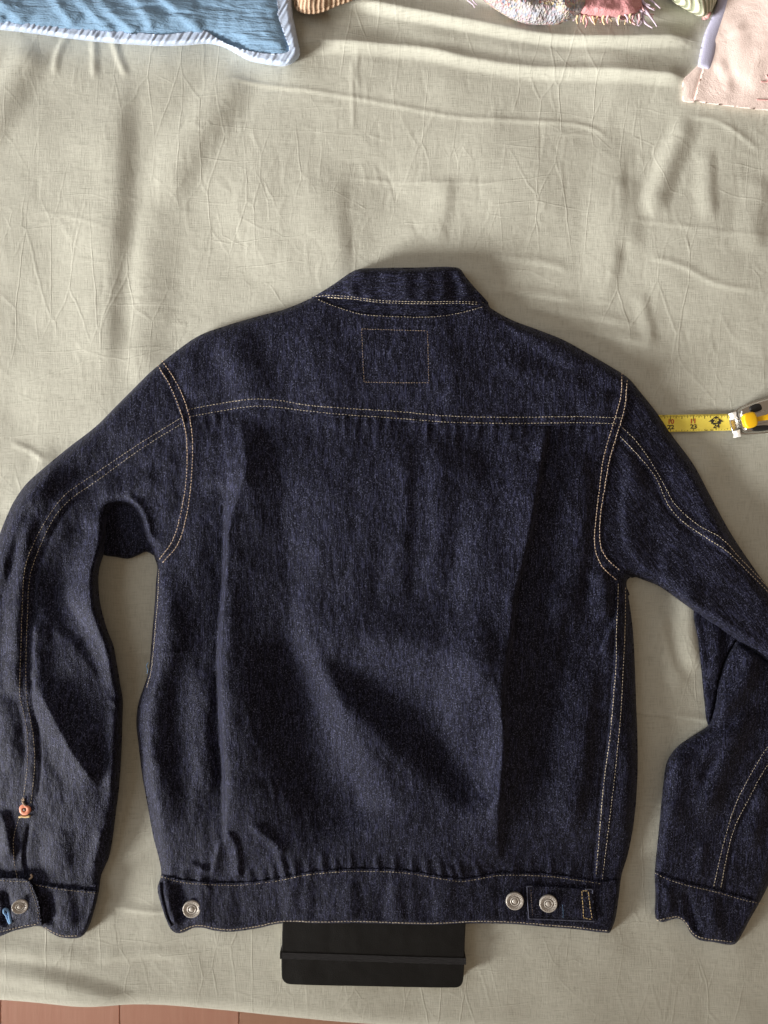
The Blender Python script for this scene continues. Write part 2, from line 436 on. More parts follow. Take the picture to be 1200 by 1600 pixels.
# the sheet runs flat to the near edge, rolls over it and hangs to the floor
us = np.arange(-420, 1621, 2.6); edge_pts = np.array([(-420, 1572), (-100, 1574), (0, 1577), (50, 1580), (120, 1586), (190, 1583), (260, 1586), (340, 1594), (430, 1602), (520, 1610), (700, 1622), (900, 1630), (1200, 1638), (1620, 1645)], float)
ve = np.interp(us, edge_pts[:, 0], edge_pts[:, 1]); ker = np.hanning(31); ker /= ker.sum(); ve = np.convolve(np.pad(ve, 15, 'edge'), ker, 'valid')
Rr = .022; vr = Rr/S
rows_v = np.r_[np.arange(-380, 1500, 2.6)]
X = (us - 600)*S
V0 = []; 
for v in rows_v:
    vv = np.full_like(us, v)
    V0.append(np.c_[X, (800 - vv)*S, sheet_z(us, vv)])
n_fill = 20
for j in range(n_fill):
    vv = 1500 + (ve - vr - 1500)*(j/n_fill)
    V0.append(np.c_[X, (800 - vv)*S, sheet_z(us, vv)])
for j in range(11):
    a = math.pi/2*j/10
    vv = ve - vr + vr*math.sin(a); zz = sheet_z(us, ve - vr)*math.cos(a) - Rr*(1-math.cos(a))
    V0.append(np.c_[X, (800 - vv)*S, zz])
hang = .004*np.sin(us/43.) + .003*np.sin(us/19. + 1)
for j in range(1, 13):
    t = j/12; zz = -Rr + (FZ + .03 + Rr)*t
    V0.append(np.c_[X, (800 - ve)*S - .012*t + hang*t*1.5, np.full_like(us, zz)])
nr, nc = len(V0), len(us); V0 = np.concatenate(V0)
ii, jj = np.meshgrid(np.arange(nc-1), np.arange(nr-1)); a = (jj*nc + ii).ravel()
sheet = mesh('sheet', V0, np.c_[a+nc, a+nc+1, a+1, a], M['sheet'], bed)
bmobj('mattress', box(-.70, -.528, FZ, .70, .81, -.014, .02, 3), M['mattress'], bed, True)

# ---------------------------------------------------------------- jacket: outline and relief
J = spline([(490, 464), (520, 446), (548, 426), (560, 421), (590, 420), (650, 419), (716, 420), (728, 434), (745, 454), (762, 474), (766, 481),
  (800, 500), (840, 515), (880, 531), (920, 553), (958, 575), (982, 591), (1000, 612), (1027, 646), (1049, 679), (1083, 725), (1110, 775), (1140, 830), (1170, 876), (1203, 922),
  (1250, 985), (1300, 1060), (1285, 1095), (1245, 1070), (1200, 1034), (1150, 1000), (1100, 966), (1060, 937), (1030, 916), (1005, 906), (988, 901), (979, 908),
  (984, 945), (989, 985), (992, 1040), (994, 1100), (996, 1150), (996, 1215), (991, 1280), (981, 1335), (971, 1368), (967, 1400), (961, 1438), (953, 1458, 1),
  (930, 1456), (900, 1452), (860, 1449), (800, 1444), (740, 1443), (680, 1446), (620, 1445), (560, 1443), (500, 1444), (440, 1443), (400, 1451), (360, 1456), (335, 1454), (318, 1450), (302, 1450), (287, 1457), (275, 1458), (266, 1451),
  (258, 1432), (250, 1408), (246, 1388), (252, 1366), (248, 1340), (240, 1310), (230, 1255), (222, 1210), (216, 1160), (213, 1130), (216, 1100), (225, 1072), (232, 1050), (236, 1010), (239, 975), (242, 940), (244, 905), (246, 886),
  (241, 870), (237, 858), (231, 850), (225, 838), (219, 818), (212, 802), (203, 793), (190, 789), (178, 792), (170, 801), (167, 830), (163, 862), (155, 890), (154, 920), (158, 950), (168, 985), (177, 1008), (183, 1040), (188, 1070), (192, 1095), (191, 1130), (190, 1170), (186, 1230), (181, 1270), (176, 1310), (170, 1340), (158, 1368),
  (155, 1390), (148, 1420), (136, 1454), (124, 1465), (96, 1465), (80, 1458), (63, 1447), (42, 1450), (20, 1455), (0, 1463), (-28, 1468), (-40, 1440), (-50, 1380), (-58, 1300), (-66, 1150), (-60, 1040), (-45, 950), (-25, 890), (-6, 848), (10, 808), (22, 783), (42, 755), (70, 730), (105, 701), (150, 666), (180, 636), (210, 606), (232, 584), (246, 572),
  (275, 549), (310, 525), (350, 510), (400, 495), (445, 483)], 6, True)
Q = Raster(-90, 400, 1320, 1490, 2)
DJ = sdf_poly(J, Q.U, Q.V)

def blend(Q, ctl, col, sig):
    num = np.zeros_like(Q.U); den = np.full_like(Q.U, 1e-12)
    for c in ctl:
        w_ = np.exp(-((Q.U-c[0])**2 + (Q.V-c[1])**2)/(2*sig*sig)); num += w_*c[col]; den += w_
    return num/den
ctl = [(640, 440, 15, 9), (540, 445, 10, 8), (740, 450, 10, 8), (640, 570, 18, 20), (330, 550, 10, 13), (450, 510, 12, 11), (900, 560, 11, 13), (800, 520, 12, 12), (560, 580, 18, 20), (380, 600, 15, 20), (860, 610, 16, 20), (600, 800, 25, 30), (430, 800, 22, 30), (600, 1100, 31, 30), (420, 1100, 26, 30), (300, 1000, 21, 30), (235, 1130, 20, 26),
       (950, 1050, 22, 30), (860, 1200, 22, 30), (700, 1310, 25, 30), (450, 1310, 22, 24), (300, 1300, 18, 26), (300, 1425, 8, 8), (400, 1425, 10, 8), (560, 1415, 17, 8), (680, 1415, 17, 8), (800, 1415, 11, 8), (920, 1430, 9, 9),
       (180, 690, 13, 15), (220, 730, 17, 20), (60, 850, 24, 26), (60, 1000, 26, 30), (158, 880, 17, 7), (157, 920, 19, 7), (165, 960, 22, 8), (168, 1010, 24, 9), (186, 1100, 21, 9), (184, 1200, 20, 10), (100, 1200, 26, 28), (100, 1330, 16, 22), (30, 1425, 10, 8), (120, 1430, 9, 9), (1060, 730, 13, 15), (1030, 780, 17, 22), (1150, 900, 24, 24), (1250, 1000, 26, 24), (960, 800, 18, 24), (270, 800, 18, 22)]
HB = blend(Q, ctl, 2, 52)*.001; RB = blend(Q, ctl, 3, 45)
RB = np.where((Q.V > np.interp(Q.U, [236, 252, 320, 430, 540, 640, 715, 780, 900, 985], [1366, 1370, 1382, 1378, 1362, 1365, 1377, 1368, 1376, 1376])) & (Q.U > 205), 5.0, RB)
RB = np.where((Q.V > 1380) & (Q.U < 200), 5.0, RB)
T = np.clip(DJ/RB, 0, 1)
body = .0025 + HB*np.sqrt(np.clip(1-(1-T)**2, 0, 1))
q = Q.ridge
YK = [(283, 657), (320, 651), (350, 646), (388, 640), (430, 641), (480, 647), (540, 653), (620, 658), (700, 664), (800, 666), (900, 665), (972, 667)]
# pleats on the back
q([(372, 640), (380, 690), (383, 730), (377, 762), (362, 800), (355, 840), (353, 900), (348, 960), (344, 1010), (344, 1050), (346, 1100), (349, 1160), (352, 1220), (353, 1280), (352, 1335)], [40, 30, 4, 4, 4, 4, 4, 4], [20, 60, 95, 105, 115, 130, 140, 90], [9, 14, 14, 12, 12, 12, 12, 7], 1.1, .08)
q([(376, 735), (366, 780), (352, 825), (349, 880), (344, 950), (339, 1010), (339, 1060), (341, 1110), (344, 1170), (347, 1230), (347, 1300)], 45, 5, [-3, -5, -6, -6, -6, -5], 1.3, .12)
q([(366, 900), (357, 1010), (358, 1100), (364, 1220), (364, 1310)], 14, 60, 3, 0, .2)
q([(345, 670), (352, 720), (340, 770)], 50, 30, 3)
q([(857, 660), (846, 720), (836, 780), (828, 830), (815, 885), (804, 930), (796, 1000), (786, 1060), (784, 1100), (787, 1150), (782, 1220), (778, 1300), (780, 1355)], [60, 90, 110, 110, 90, 70, 60], [4, 5, 5, 6, 8, 9, 8], [7, 10, 10, 9, 8, 8, 7], 1.2, .06)
q([(850, 690), (832, 800), (806, 920), (790, 1060), (785, 1200), (782, 1330)], 110, 90, 10, 0, .15)
q([(850, 712), (862, 735), (880, 770), (897, 812)], 3, 22, 1.6, 1.3, .25)
# right side of the back
q([(900, 690), (912, 760), (905, 850), (890, 940), (880, 1000)], 45, 26, 6)
q([(938, 880), (946, 930), (944, 975)], 32, 14, 6)
q([(972, 955), (955, 985), (938, 1025)], 6, 22, 5, 1.2)
q([(925, 1030), (915, 1120), (905, 1220), (880, 1320)], 60, 26, 7)
q([(870, 900), (872, 980), (860, 1060)], 22, 18, 2.5)
q([(985, 1120), (984, 1220), (970, 1330)], 18, 14, 2)
# left side of the back
q([(268, 890), (262, 980), (246, 1070), (238, 1140), (246, 1230), (262, 1340)], 24, [40, 46, 40, 36, 44, 40], 8)
q([(330, 1040), (318, 1140), (330, 1260)], 34, 22, 3.5)
q([(305, 700), (310, 800), (300, 900)], 36, 36, 1.5)
# the two long diagonal folds
q([(505, 1008), (535, 1032), (575, 1066), (620, 1102), (682, 1152), (735, 1205), (762, 1280)], [40, 54, 62, 66, 70, 66, 44], [50, 80, 120, 130, 100, 60, 30], [-6, -13, -16, -17, -17, -15, -7], 0, .12)
q([(430, 960), (452, 1030), (484, 1100), (512, 1170), (548, 1240), (590, 1310)], [80, 100, 120, 140, 150, 150], [44, 50, 56, 62, 66, 60], [-7, -13, -16, -17, -17, -10], 0, .16)
q([(468, 1000), (540, 1006), (620, 1010), (700, 1020), (755, 1044), (784, 1095), (786, 1170), (776, 1250), (766, 1320)], [50, 70, 70, 50, 20, 12, 10], [40, 50, 60, 70, 60, 50, 40], [3, 5, 6, 7, 7, 7, 4], 0, .14)
q([(690, 1040), (715, 1130), (735, 1220)], 40, 40, 2.5)
q([(500, 720), (510, 800), (500, 900), (460, 980)], 60, 60, 5)
q([(570, 700), (580, 790), (560, 900), (540, 980)], 46, 44, 3)
q([(632, 670), (632, 760), (628, 870), (620, 960)], 45, 22, 3.2)
q([(684, 668), (682, 740), (686, 830), (672, 930)], 24, 40, 3.4)
q([(745, 760), (740, 850), (730, 960)], 36, 30, 3)
q([(786, 684), (808, 696), (828, 712)], 9, 11, 1.6, 1.2); q([(858, 668), (850, 690), (846, 720)], 26, 4, 4, 1.3, .1)
for i, (x, l, a) in enumerate([(300, 30, 1), (318, 40, 1.2), (335, 36, 1.4), (436, 40, 1), (470, 36, 1.1), (500, 36, 1.1), (522, 40, 1.3), (540, 46, 1.6), (558, 50, 1.4), (574, 40, 1.5), (592, 60, 2.), (610, 44, 1.8), (650, 34, 1.8), (668, 54, 2.4), (696, 40, 2.2), (712, 50, 2.4), (730, 36, 2.2), (748, 44, 2.4), (772, 34, 2.), (795, 30, 1.6), (815, 34, 2.), (872, 40, 1.5), (888, 46, 1.8), (905, 40, 1.6), (925, 40, 1.6), (940, 30, 1.2)]):
    y0 = np.interp(x, [p[0] for p in YK], [p[1] for p in YK])
    q([(x, y0 - 4), (x + rng.normal(0, 2), y0 + l*.5), (x + rng.normal(0, 4), y0 + l)], 7, 7, a*.7, 0, .02, .7)
# gathers over the waistband
WB = [(236, 1360), (252, 1366), (280, 1374), (320, 1378), (375, 1379), (430, 1373), (480, 1363), (540, 1358), (600, 1358), (640, 1361), (700, 1371), (725, 1373), (780, 1364), (850, 1365), (900, 1371), (940, 1377), (985, 1371)]
wbx = [p[0] for p in WB]; wby = [p[1] for p in WB]
for x, l, a, dx in [(268, 24, 1.2, 0), (288, 30, 2, 4), (312, 40, 2, 10), (392, 30, 2, -8), (412, 26, 2.2, -4), (428, 34, 2.6, -8), (446, 46, 3.2, -20), (462, 30, 2.4, -8), (482, 26, 2, -3), (505, 40, 2.4, -4), (524, 32, 2.2, 0), (548, 36, 2.2, 2), (590, 30, 1.8, 0), (616, 36, 2., 0), (645, 30, 2.2, -4), (668, 40, 2.4, -8), (690, 34, 2.6, -10), (706, 26, 2.4, -8), (722, 44, 2.6, -20), (750, 36, 2.2, -22), (800, 34, 1.8, 4), (826, 30, 1.8, 4), (860, 36, 1.8, 2), (890, 30, 1.6, 3), (918, 30, 1.4, 4)]:
    y0 = np.interp(x, wbx, wby)
    q([(x + dx, y0 - l), (x + dx*.3, y0 - l*.5), (x, y0 + 4)], 8, 8, a*.8, 0, .6, .02)
q([(386, 1288), (420, 1312), (448, 1340)], 9, 16, 4); q([(352, 1300), (366, 1316), (372, 1345), (372, 1374)], 16, 8, 4, 1.2, .1)
q([(345, 1305), (338, 1340), (330, 1372)], 5, 14, 3, 1.2)
q([(290, 1350), (310, 1356), (330, 1366)], 5, 9, 2.5)
# yoke
q([(352, 520), (372, 560), (388, 600), (398, 640)], 44, 50, 5.5); q([(300, 545), (296, 590), (306, 625)], 22, 30, 3)
q([(470, 500), (500, 560), (520, 620)], 60, 60, 2.5); q([(900, 640), (935, 630), (960, 615)], 16, 16, 2.5)
q([(760, 560), (850, 590), (930, 600)], 22, 24, 1.6); q([(690, 520), (700, 580), (690, 630)], 40, 30, 1.6); q([(780, 490), (860, 545), (930, 585)], 18, 22, 2.0)
# left sleeve
q([(60, 752), (28, 800), (8, 860), (-6, 930)], 24, 20, 4)
q([(160, 690), (105, 730), (60, 780), (46, 815)], 30, 24, 3)
q([(58, 790), (42, 830), (34, 880), (26, 950), (24, 1020), (22, 1100)], [14, 18, 24, 26, 26], [16, 22, 20, 16, 12], [4, 6, 7, 6, 4], 0, .15)
q([(56, 960), (55, 1030), (58, 1090)], 10, 30, 4)
q([(180, 790), (160, 840), (146, 905), (144, 950), (160, 1000), (172, 1050), (180, 1090)], [34, 44, 58, 62, 36, 22, 16], 14, [9, 12, 15, 14, 10, 7, 5], 0, .12)
q([(52, 1060), (72, 1100), (92, 1140), (118, 1185), (160, 1240)], [18, 28, 34, 38, 36], [30, 44, 50, 44, 30], 10, 1.2, .2)
q([(146, 800), (128, 850), (100, 922), (112, 956), (142, 990), (162, 1032), (174, 1078)], [24, 34, 44, 40, 34, 26, 14], [22, 26, 34, 30, 22, 14, 10], [-3, -6, -8, -8, -7, -5, -2], 1.15, .12)
q([(182, 1090), (178, 1140), (176, 1200), (172, 1250)], 18, 10, 4)
q([(170, 1090), (180, 1102), (190, 1104)], 4, 8, 3, 1.2)
q([(252, 742), (215, 758), (175, 768), (145, 770)], 30, 34, 3.5); q([(196, 776), (214, 790), (226, 812), (232, 838), (248, 846)], 9, 12, 5, 0, .2)
q([(272, 700), (262, 760), (262, 820)], 30, 22, 1.2)
q([(6, 1080), (10, 1120), (18, 1170), (24, 1210)], 26, 24, 3)
q([(-4, 1260), (8, 1300), (16, 1350)], 24, 16, 6); q([(98, 1290), (92, 1330), (94, 1370)], 30, 26, 2.5); q([(160, 1290), (150, 1330), (144, 1366)], 14, 10, 3)
q([(56, 1290), (60, 1330), (58, 1372)], 22, 20, -1.5)
q([(47, 1282), (42, 1310), (39, 1340), (45, 1376)], 5, 6, -2.6, 0, .1)
# right sleeve
q([(990, 720), (980, 790), (985, 850), (1020, 890)], 16, 36, 4); q([(1050, 690), (1075, 760), (1110, 820), (1170, 890)], 36, 40, 3)
q([(1040, 800), (1090, 860), (1160, 900)], 40, 40, 2.5); q([(1020, 905), (1090, 948), (1200, 1020)], 30, 12, 3.5)
q([(975, 690), (990, 740), (1010, 780)], 20, 20, 2.5)
# waistband waves
for x, a in ((268, 2.5), (322, 2.2), (372, -1.5), (452, 2), (500, -1.5), (540, 2.2), (596, -1.4), (622, 2.), (662, -1.2), (700, 1.6), (760, 1.2), (948, 1.2)):
    q([(x, 1368), (x + rng.normal(0, 3), 1405), (x + rng.normal(0, 5), 1448)], 22, 20, a, 0, .25, .1)
q([(247, 1372), (256, 1408), (266, 1452)], 8, 20, 4, 1.2, .1)
q([(276, 1376), (281, 1410), (286, 1440)], 16, 22, -3.2, 0, .15)
# left cuff
q([(8, 1384), (14, 1420), (6, 1450)], 14, 10, -4.5); q([(100, 1385), (104, 1420), (110, 1456)], 26, 20, 3); q([(74, 1390), (78, 1420), (80, 1448)], 12, 14, -3)
def puckers(R_, pts, off_, ln, amp, gap=9):
    P = resample(spline(pts, 5), gap); Tn = np.gradient(P, axis=0); Tn /= np.linalg.norm(Tn, axis=1)[:, None]
    for p, t in zip(P, Tn):
        nn = np.array([-t[1], t[0]]) + t*rng.normal(0, .35); p = p + t*rng.uniform(-3, 3) + nn*(off_ + rng.uniform(-2, 2)); l = ln*rng.uniform(.6, 1.5)
        a = p - nn*l/2; b = p + nn*l/2
        R_.ridge([tuple(a), tuple((a+b)/2), tuple(b)], rng.uniform(3, 5), rng.uniform(3, 5.5), amp*rng.uniform(.3, 1.3), 0, .35)
for pts, of in ((YK, -12), (YK, 7), (WB, -7), (WB, 9), ([(x, y + 72) for x, y in WB[2:-2]], 0), ([(248, 570), (270, 605), (286, 640), (294, 680), (293, 750), (284, 805), (272, 848)], 0), ([(977, 590), (972, 630), (960, 680), (947, 740), (936, 810), (935, 855), (955, 890)], 0),
                ([(284, 657), (220, 697), (145, 749), (105, 778), (77, 814), (52, 864), (42, 900), (38, 1000), (36, 1090), (48, 1150), (46, 1250)], 0), ([(972, 675), (991, 695), (1020, 732), (1042, 775), (1060, 801), (1097, 830), (1132, 852), (1200, 920)], 0), ([(970, 920), (969, 1000), (966, 1060), (957, 1150), (943, 1300), (936, 1365)], 0), ([(0, 1376), (60, 1384), (150, 1396)], 0)):
    puckers(Q, pts, of, 13, .55)
for i in range(230):
    u = rng.uniform(0, 1190); v = rng.uniform(500, 1350); th = rng.normal(1.5, .5) if rng.random() < .7 else rng.uniform(0, 3.1); l = rng.uniform(14, 46)
    c_, s_ = math.cos(th)*l/2, math.sin(th)*l/2
    q([(u - c_, v - s_), (u + rng.normal(0, 2.5), v + rng.normal(0, 2.5)), (u + c_, v + s_)], rng.uniform(3.5, 8), rng.uniform(3.5, 8), rng.uniform(.25, .8), 1.2, .35)
folds = Q.Z*1.0; Q.Z[:] = 0
pucker = Q.noise(16, .07, .7, 1.3) + Q.noise(34, .14, .6, 1.3) + Q.noise(80, .28, .8, 1.2)
fade = sm((DJ - 1)/12)
Q.Z = body + (folds + pucker)*fade + Q.sample(Q.U, Q.V, SH.sample(Q.U, Q.V))
# relief of the flat-felled seams
ARM_L_out = [(243, 570), (262, 601), (276, 634), (284, 660), (289, 690), (288, 750), (279, 805), (266, 846), (246, 874)]
ARM_L_in = [(253, 563), (275, 597), (290, 630), (298, 662), (301, 695), (299, 750), (291, 808), (277, 852), (251, 882)]
ARM_R_in = [(972, 583), (970, 620), (957, 667), (943, 717), (937, 762), (930, 825), (930, 857), (941, 885), (963, 906)]
ARM_R_out = [(983, 594), (979, 638), (968, 676), (956, 717), (948, 762), (941, 809), (941, 850), (951, 872), (972, 892)]
SL_up = [(284, 652), (217, 694), (140, 746), (101, 774), (70, 816), (47, 862), (38, 895), (34, 960), (33, 1000), (31, 1085), (37, 1114), (43, 1150), (42, 1204), (35, 1255)]
SL_dn = [(284, 662), (224, 699), (150, 752), (108, 782), (83, 812), (58, 865), (46, 905), (43, 960), (41, 1000), (41, 1085), (46, 1116), (52, 1150), (54, 1195), (48, 1258)]
SL_vent = [(29, 1279), (21, 1312), (22, 1345), (27, 1374)]
SR_up = [(972, 668), (991, 686), (1016, 720), (1038, 758), (1054, 787), (1089, 819), (1127, 841), (1156, 872), (1184, 901), (1215, 935), (1260, 990)]
SR_dn = [(969, 682), (991, 705), (1023, 743), (1045, 790), (1067, 815), (1105, 841), (1137, 862), (1168, 893), (1197, 922), (1240, 975)]
SIDE_in = [(966, 912), (965, 950), (963, 993), (963, 1033), (959, 1087), (953, 1153), (944, 1220), (937, 1300), (931, 1370)]
SIDE_out = [(977, 918), (977, 950), (976, 993), (973, 1060), (969, 1127), (960, 1217), (950, 1300), (941, 1374)]
mid = lambda a, b: [tuple((p + r)/2) for p, r in zip(resample(spline(a), 20), resample(spline(b), 20))] if False else [tuple(x) for x in (np.array([*zip(*[np.interp(np.linspace(0, 1, 24), np.linspace(0, 1, len(resample(spline(a), 8))), resample(spline(a), 8)[:, i]) for i in (0, 1)])]) + np.array([*zip(*[np.interp(np.linspace(0, 1, 24), np.linspace(0, 1, len(resample(spline(b), 8))), resample(spline(b), 8)[:, i]) for i in (0, 1)])]))/2]
Q.band(mid(SL_up, SL_dn), 6.5, .9, 2); Q.band(mid(SR_up, SR_dn), 7, .9, 2); Q.band(mid(SIDE_in, SIDE_out), 7, .9, 2)
q([(x + 9, y + 3) for x, y in SL_dn], 4, 5, -1.5, 0, .04); q([(x - 6, y + 2) for x, y in SR_dn], 5, 5, -1.2, 0, .04); q([(x - 5, y) for x, y in SIDE_in], 5, 5, -1.5, 0, .04)
ZQ = lambda u, v: Q.sample(u, v)
DQ = lambda u, v: Q.sample(u, v, DJ)
low_sheet = lambda u, v: SH.sample(u, v) - .0015
def both(*fs): return lambda u, v: np.minimum.reduce([f(u, v) for f in fs])
def poly(pts, step=6): P = spline(pts, step, True); return lambda u, v: sdf_poly(P, u, v)
def polyline(pts, step=8): P = np.array(pts, float); return lambda u, v: sdf_poly(P, u, v)
def off(f, dz): return lambda u, v: f(u, v) + dz
def lin(pts, step=8): return [tuple(p) for p in spline(pts, step)]

jk = thing('denim_jacket', 'dark indigo denim jacket lying back side up on the sage green sheet', 'jacket', (0, 0, 0))
YKs = lin(YK); WBs = lin(WB); ALo = lin(ARM_L_out); ARo = lin(ARM_R_out)
NECK = [(478, 462), (497, 467), (527, 479), (565, 490), (625, 494), (677, 494), (719, 488), (756, 478), (772, 478)]
NKs = lin(NECK)
AL_hi = [p for p in ALo if p[1] < 656]; AL_lo = [p for p in ALo if p[1] > 652]
AR_hi = [p for p in ARo if p[1] < 668]; AR_lo = [p for p in ARo if p[1] > 662]
# back panel (runs under yoke and waistband)
back_poly = [(x, y - 9) for x, y in YKs] + AR_lo + [(1000, 905), (1010, 1371)] + [(x, y + 8) for x, y in WBs[::-1]] + [(200, 1372), (200, 890), (232, 884)] + AL_lo[::-1]
yoke_poly = [(x, y) for x, y in NKs] + [(800, 480), (985, 580)] + AR_hi + YKs[::-1] + AL_hi[::-1] + [(236, 560), (400, 470)]
waist_poly = WBs + [(1000, 1480), (200, 1480)]
zback = ZQ; edge_dn = lambda f, dz: (lambda u, v: np.minimum(f(u, v) - dz, f(u, v)))
def lowseam(f): return lambda u, v: f(u, v) - .004
Dsil = lambda u, v: DQ(u, v)
def lowmix(f, dz=.003):
    """edge on the jacket's outline drops to the sheet, an edge on a seam only tucks under"""
    return lambda u, v: np.where(DQ(u, v) < 8, SH.sample(u, v) - .0015, f(u, v) - dz)
zyoke = lambda u, v: ZQ(u, v) + .0016
zwaist = lambda u, v: ZQ(u, v) + .0014
back = panel('back_panel', both(polyline(back_poly), DQ), ZQ, (200, 620, 1010, 1392), 2.6, lowmix(ZQ), M['denim'], jk, 4)
yoke = panel('yoke', both(polyline(yoke_poly), DQ), zyoke, (230, 455, 1000, 680), 2.6, lowmix(zyoke), M['denim'], jk, 2)
waist = panel('waistband', both(polyline(waist_poly), DQ), zwaist, (236, 1350, 990, 1466), 2.2, lowmix(zwaist), M['denim'], jk, 2)
# collar: stand below, folded leaf on top
stand_poly = [(484, 458), (620, 440), (770, 460), (775, 486)] + [(x, y + 7) for x, y in NKs[::-1]]
cstand = panel('collar_stand', both(polyline(stand_poly), DQ), lambda u, v: ZQ(u, v) + .0006, (470, 430, 790, 510), 2.4, lowmix(ZQ), M['denim_cross'], jk, 2)
COL = [(486, 466, 1), (520, 445), (549, 425), (562, 420), (590, 418.5), (650, 418), (716, 418.5), (728, 433), (745, 453), (763, 473), (764, 480, 1), (740, 475.5), (700, 476), (650, 476), (600, 474.5), (560, 470), (530, 466), (508, 464)]
colsd = poly(COL)
CR = Raster(470, 400, 790, 500, 2)
CR.ridge([(570, 416), (560, 440), (545, 462)], 18, 14, 2.5); CR.ridge([(700, 420), (708, 445), (712, 470)], 20, 14, -2.5); CR.ridge([(735, 440), (728, 462)], 14, 12, 2); CR.ridge([(630, 425), (626, 450), (632, 470)], 24, 24, 1.4)
cz0 = CR.Z.copy()
def zcol(u, v):
    d = np.clip(np.minimum(v - 418, 16)/16, 0, 1)
    dd = np.clip(colsd(u, v)/10, 0, 1)
    ed = np.where(v > 455, 1, np.sqrt(np.clip(1-(1-dd)**2, 0, 1)))
    x = np.clip((u - 486)/(764 - 486), 0, 1); side = np.clip(np.sin(np.pi*x), 0, 1)**.45
    return SH.sample(u, v) + .005 + side*(.010 + .010*ed) + CR.sample(u, v, cz0) + .0006*np.sin(u*.21) * dd
collar = panel('collar', colsd, zcol, (470, 405, 790, 495), 2.2, lambda u, v: np.where(v < 455, SH.sample(u, v) - .001, zcol(u, v) - .0022), M['denim_cross'], jk, 2)
# sleeves
AL_ext = [(x + 9, y + 2) for x, y in ALo]
ls_poly = [(-120, 500), (236, 556)] + AL_ext + [(250, 890), (203, 900), (203, 1372), (158, 1396), (100, 1390), (46, 1380), (-120, 1376)]
ZLS = lambda u, v: ZQ(u, v) - .0012*np.exp(-np.maximum(0, 0)*u)
cuffL = [(-90, 1370), (0, 1373), (40, 1374), (52, 1379), (90, 1386), (160, 1393)]
sl = panel('sleeve', both(polyline(ls_poly), DQ), off(ZQ, -.0012), (-80, 550, 310, 1402), 2.6, lowmix(off(ZQ, -.0012)), M['denim'], jk, 4)
zcuff = lambda u, v: ZQ(u, v) + .0008
tabL = [(-80, 1366), (0, 1371), (42, 1374), (52, 1386), (60, 1408), (64, 1430), (63, 1452), (40, 1470), (-80, 1480)]
tabsd = both(poly(tabL), DQ)
cuf = panel('cuff', both(polyline(lin(cuffL) + [(180, 1480), (-90, 1480)]), DQ), zcuff, (-70, 1360, 180, 1476), 2.2, lowmix(zcuff), M['denim'], jk, 2)
def ztab(u, v): return ZQ(u, v) + .0040 + .002*sm((u - 20)/40)
panel('cuff_flap', tabsd, ztab, (-70, 1360, 80, 1476), 2.2, lambda u, v: ztab(u, v) - .0032, M['denim'], cuf, 1.5)
AR_ext = [(x - 9, y) for x, y in ARo]
rs_poly = AR_ext + [(968, 905), (985, 940), (1200, 1080), (1330, 1120), (1330, 900), (1000, 560), (985, 580)]
panel('sleeve', both(polyline(rs_poly), DQ), off(ZQ, -.0012), (915, 575, 1320, 1110), 2.6, lambda u, v: np.where(DQ(u, v) < 8, np.maximum(SH.sample(u, v) - .0015, ZQ(u, v) - .03), ZQ(u, v) - .004), M['denim_arm'], jk, 5)

# underside of the left sleeve at the armpit
UA = [(140, 770), (200, 775), (258, 810), (262, 868), (243, 869), (229, 862), (215, 868), (200, 873), (180, 870), (160, 866), (145, 840)]
uas = poly(UA)
UR = Raster(120, 750, 290, 900, 2); UR.ridge([(178, 842), (190, 850), (196, 868)], 8, 8, 4); UR.ridge([(172, 822), (200, 824), (226, 826)], 6, 6, 1.5); uz = UR.Z.copy()
zua = lambda u, v: SH.sample(u, v) + .002 + .006*np.sqrt(np.clip(1-(1-np.clip(uas(u, v)/10, 0, 1))**2, 0, 1)) + UR.sample(u, v, uz)
panel('sleeve_underside', uas, zua, (130, 760, 270, 880), 2.6, low_sheet, M['denim'], jk, 2)

# right forearm, folded back under the upper sleeve
F2 = Raster(1000, 900, 1330, 1500, 2)
FA = spline([(1110, 1128), (1082, 1150), (1060, 1165), (1043, 1188), (1037, 1220), (1031, 1280), (1026, 1330), (1023, 1365), (1024, 1400), (1024, 1434), (1034, 1441), (1046, 1438), (1060, 1435), (1071, 1443), (1080, 1459), (1093, 1469), (1115, 1472), (1135, 1476), (1149, 1475), (1158, 1462), (1172, 1436), (1188, 1408), (1200, 1384), (1240, 1290), (1290, 1160), (1300, 1060), (1240, 990), (1170, 985), (1130, 1040)], 6, True)
D2 = sdf_poly(FA, F2.U, F2.V); D2q = lambda u, v: F2.sample(u, v, D2)
ctl2 = [(1060, 1250, 17, 24), (1120, 1200, 18, 26), (1200, 1150, 16, 30), (1100, 1340, 15, 22), (1060, 1410, 10, 9), (1130, 1430, 9, 9), (1180, 1300, 16, 22), (1180, 1060, 12, 20), (1260, 1100, 10, 20)]
RB2 = np.where(F2.V > np.interp(F2.U, [1010, 1043, 1072, 1115, 1161, 1230], [1358, 1374, 1383, 1393, 1406, 1420]), 5.0, blend(F2, ctl2, 3, 40))
b2 = .0025 + blend(F2, ctl2, 2, 45)*.001*np.sqrt(np.clip(1-(1-np.clip(D2/RB2, 0, 1))**2, 0, 1))
r2 = F2.ridge
r2([(1108, 1132), (1140, 1096), (1165, 1060), (1178, 1000)], 26, 22, 6); r2([(1180, 1100), (1150, 1150), (1120, 1220), (1095, 1290)], 26, 26, 5)
r2([(1070, 1170), (1056, 1230), (1050, 1300)], 26, 26, 3); r2([(1150, 1130), (1100, 1190), (1080, 1240)], 22, 16, 3); r2([(1200, 1220), (1180, 1290), (1176, 1340)], 20, 20, 3); r2([(1100, 1310), (1096, 1350), (1090, 1378)], 14, 12, 2)
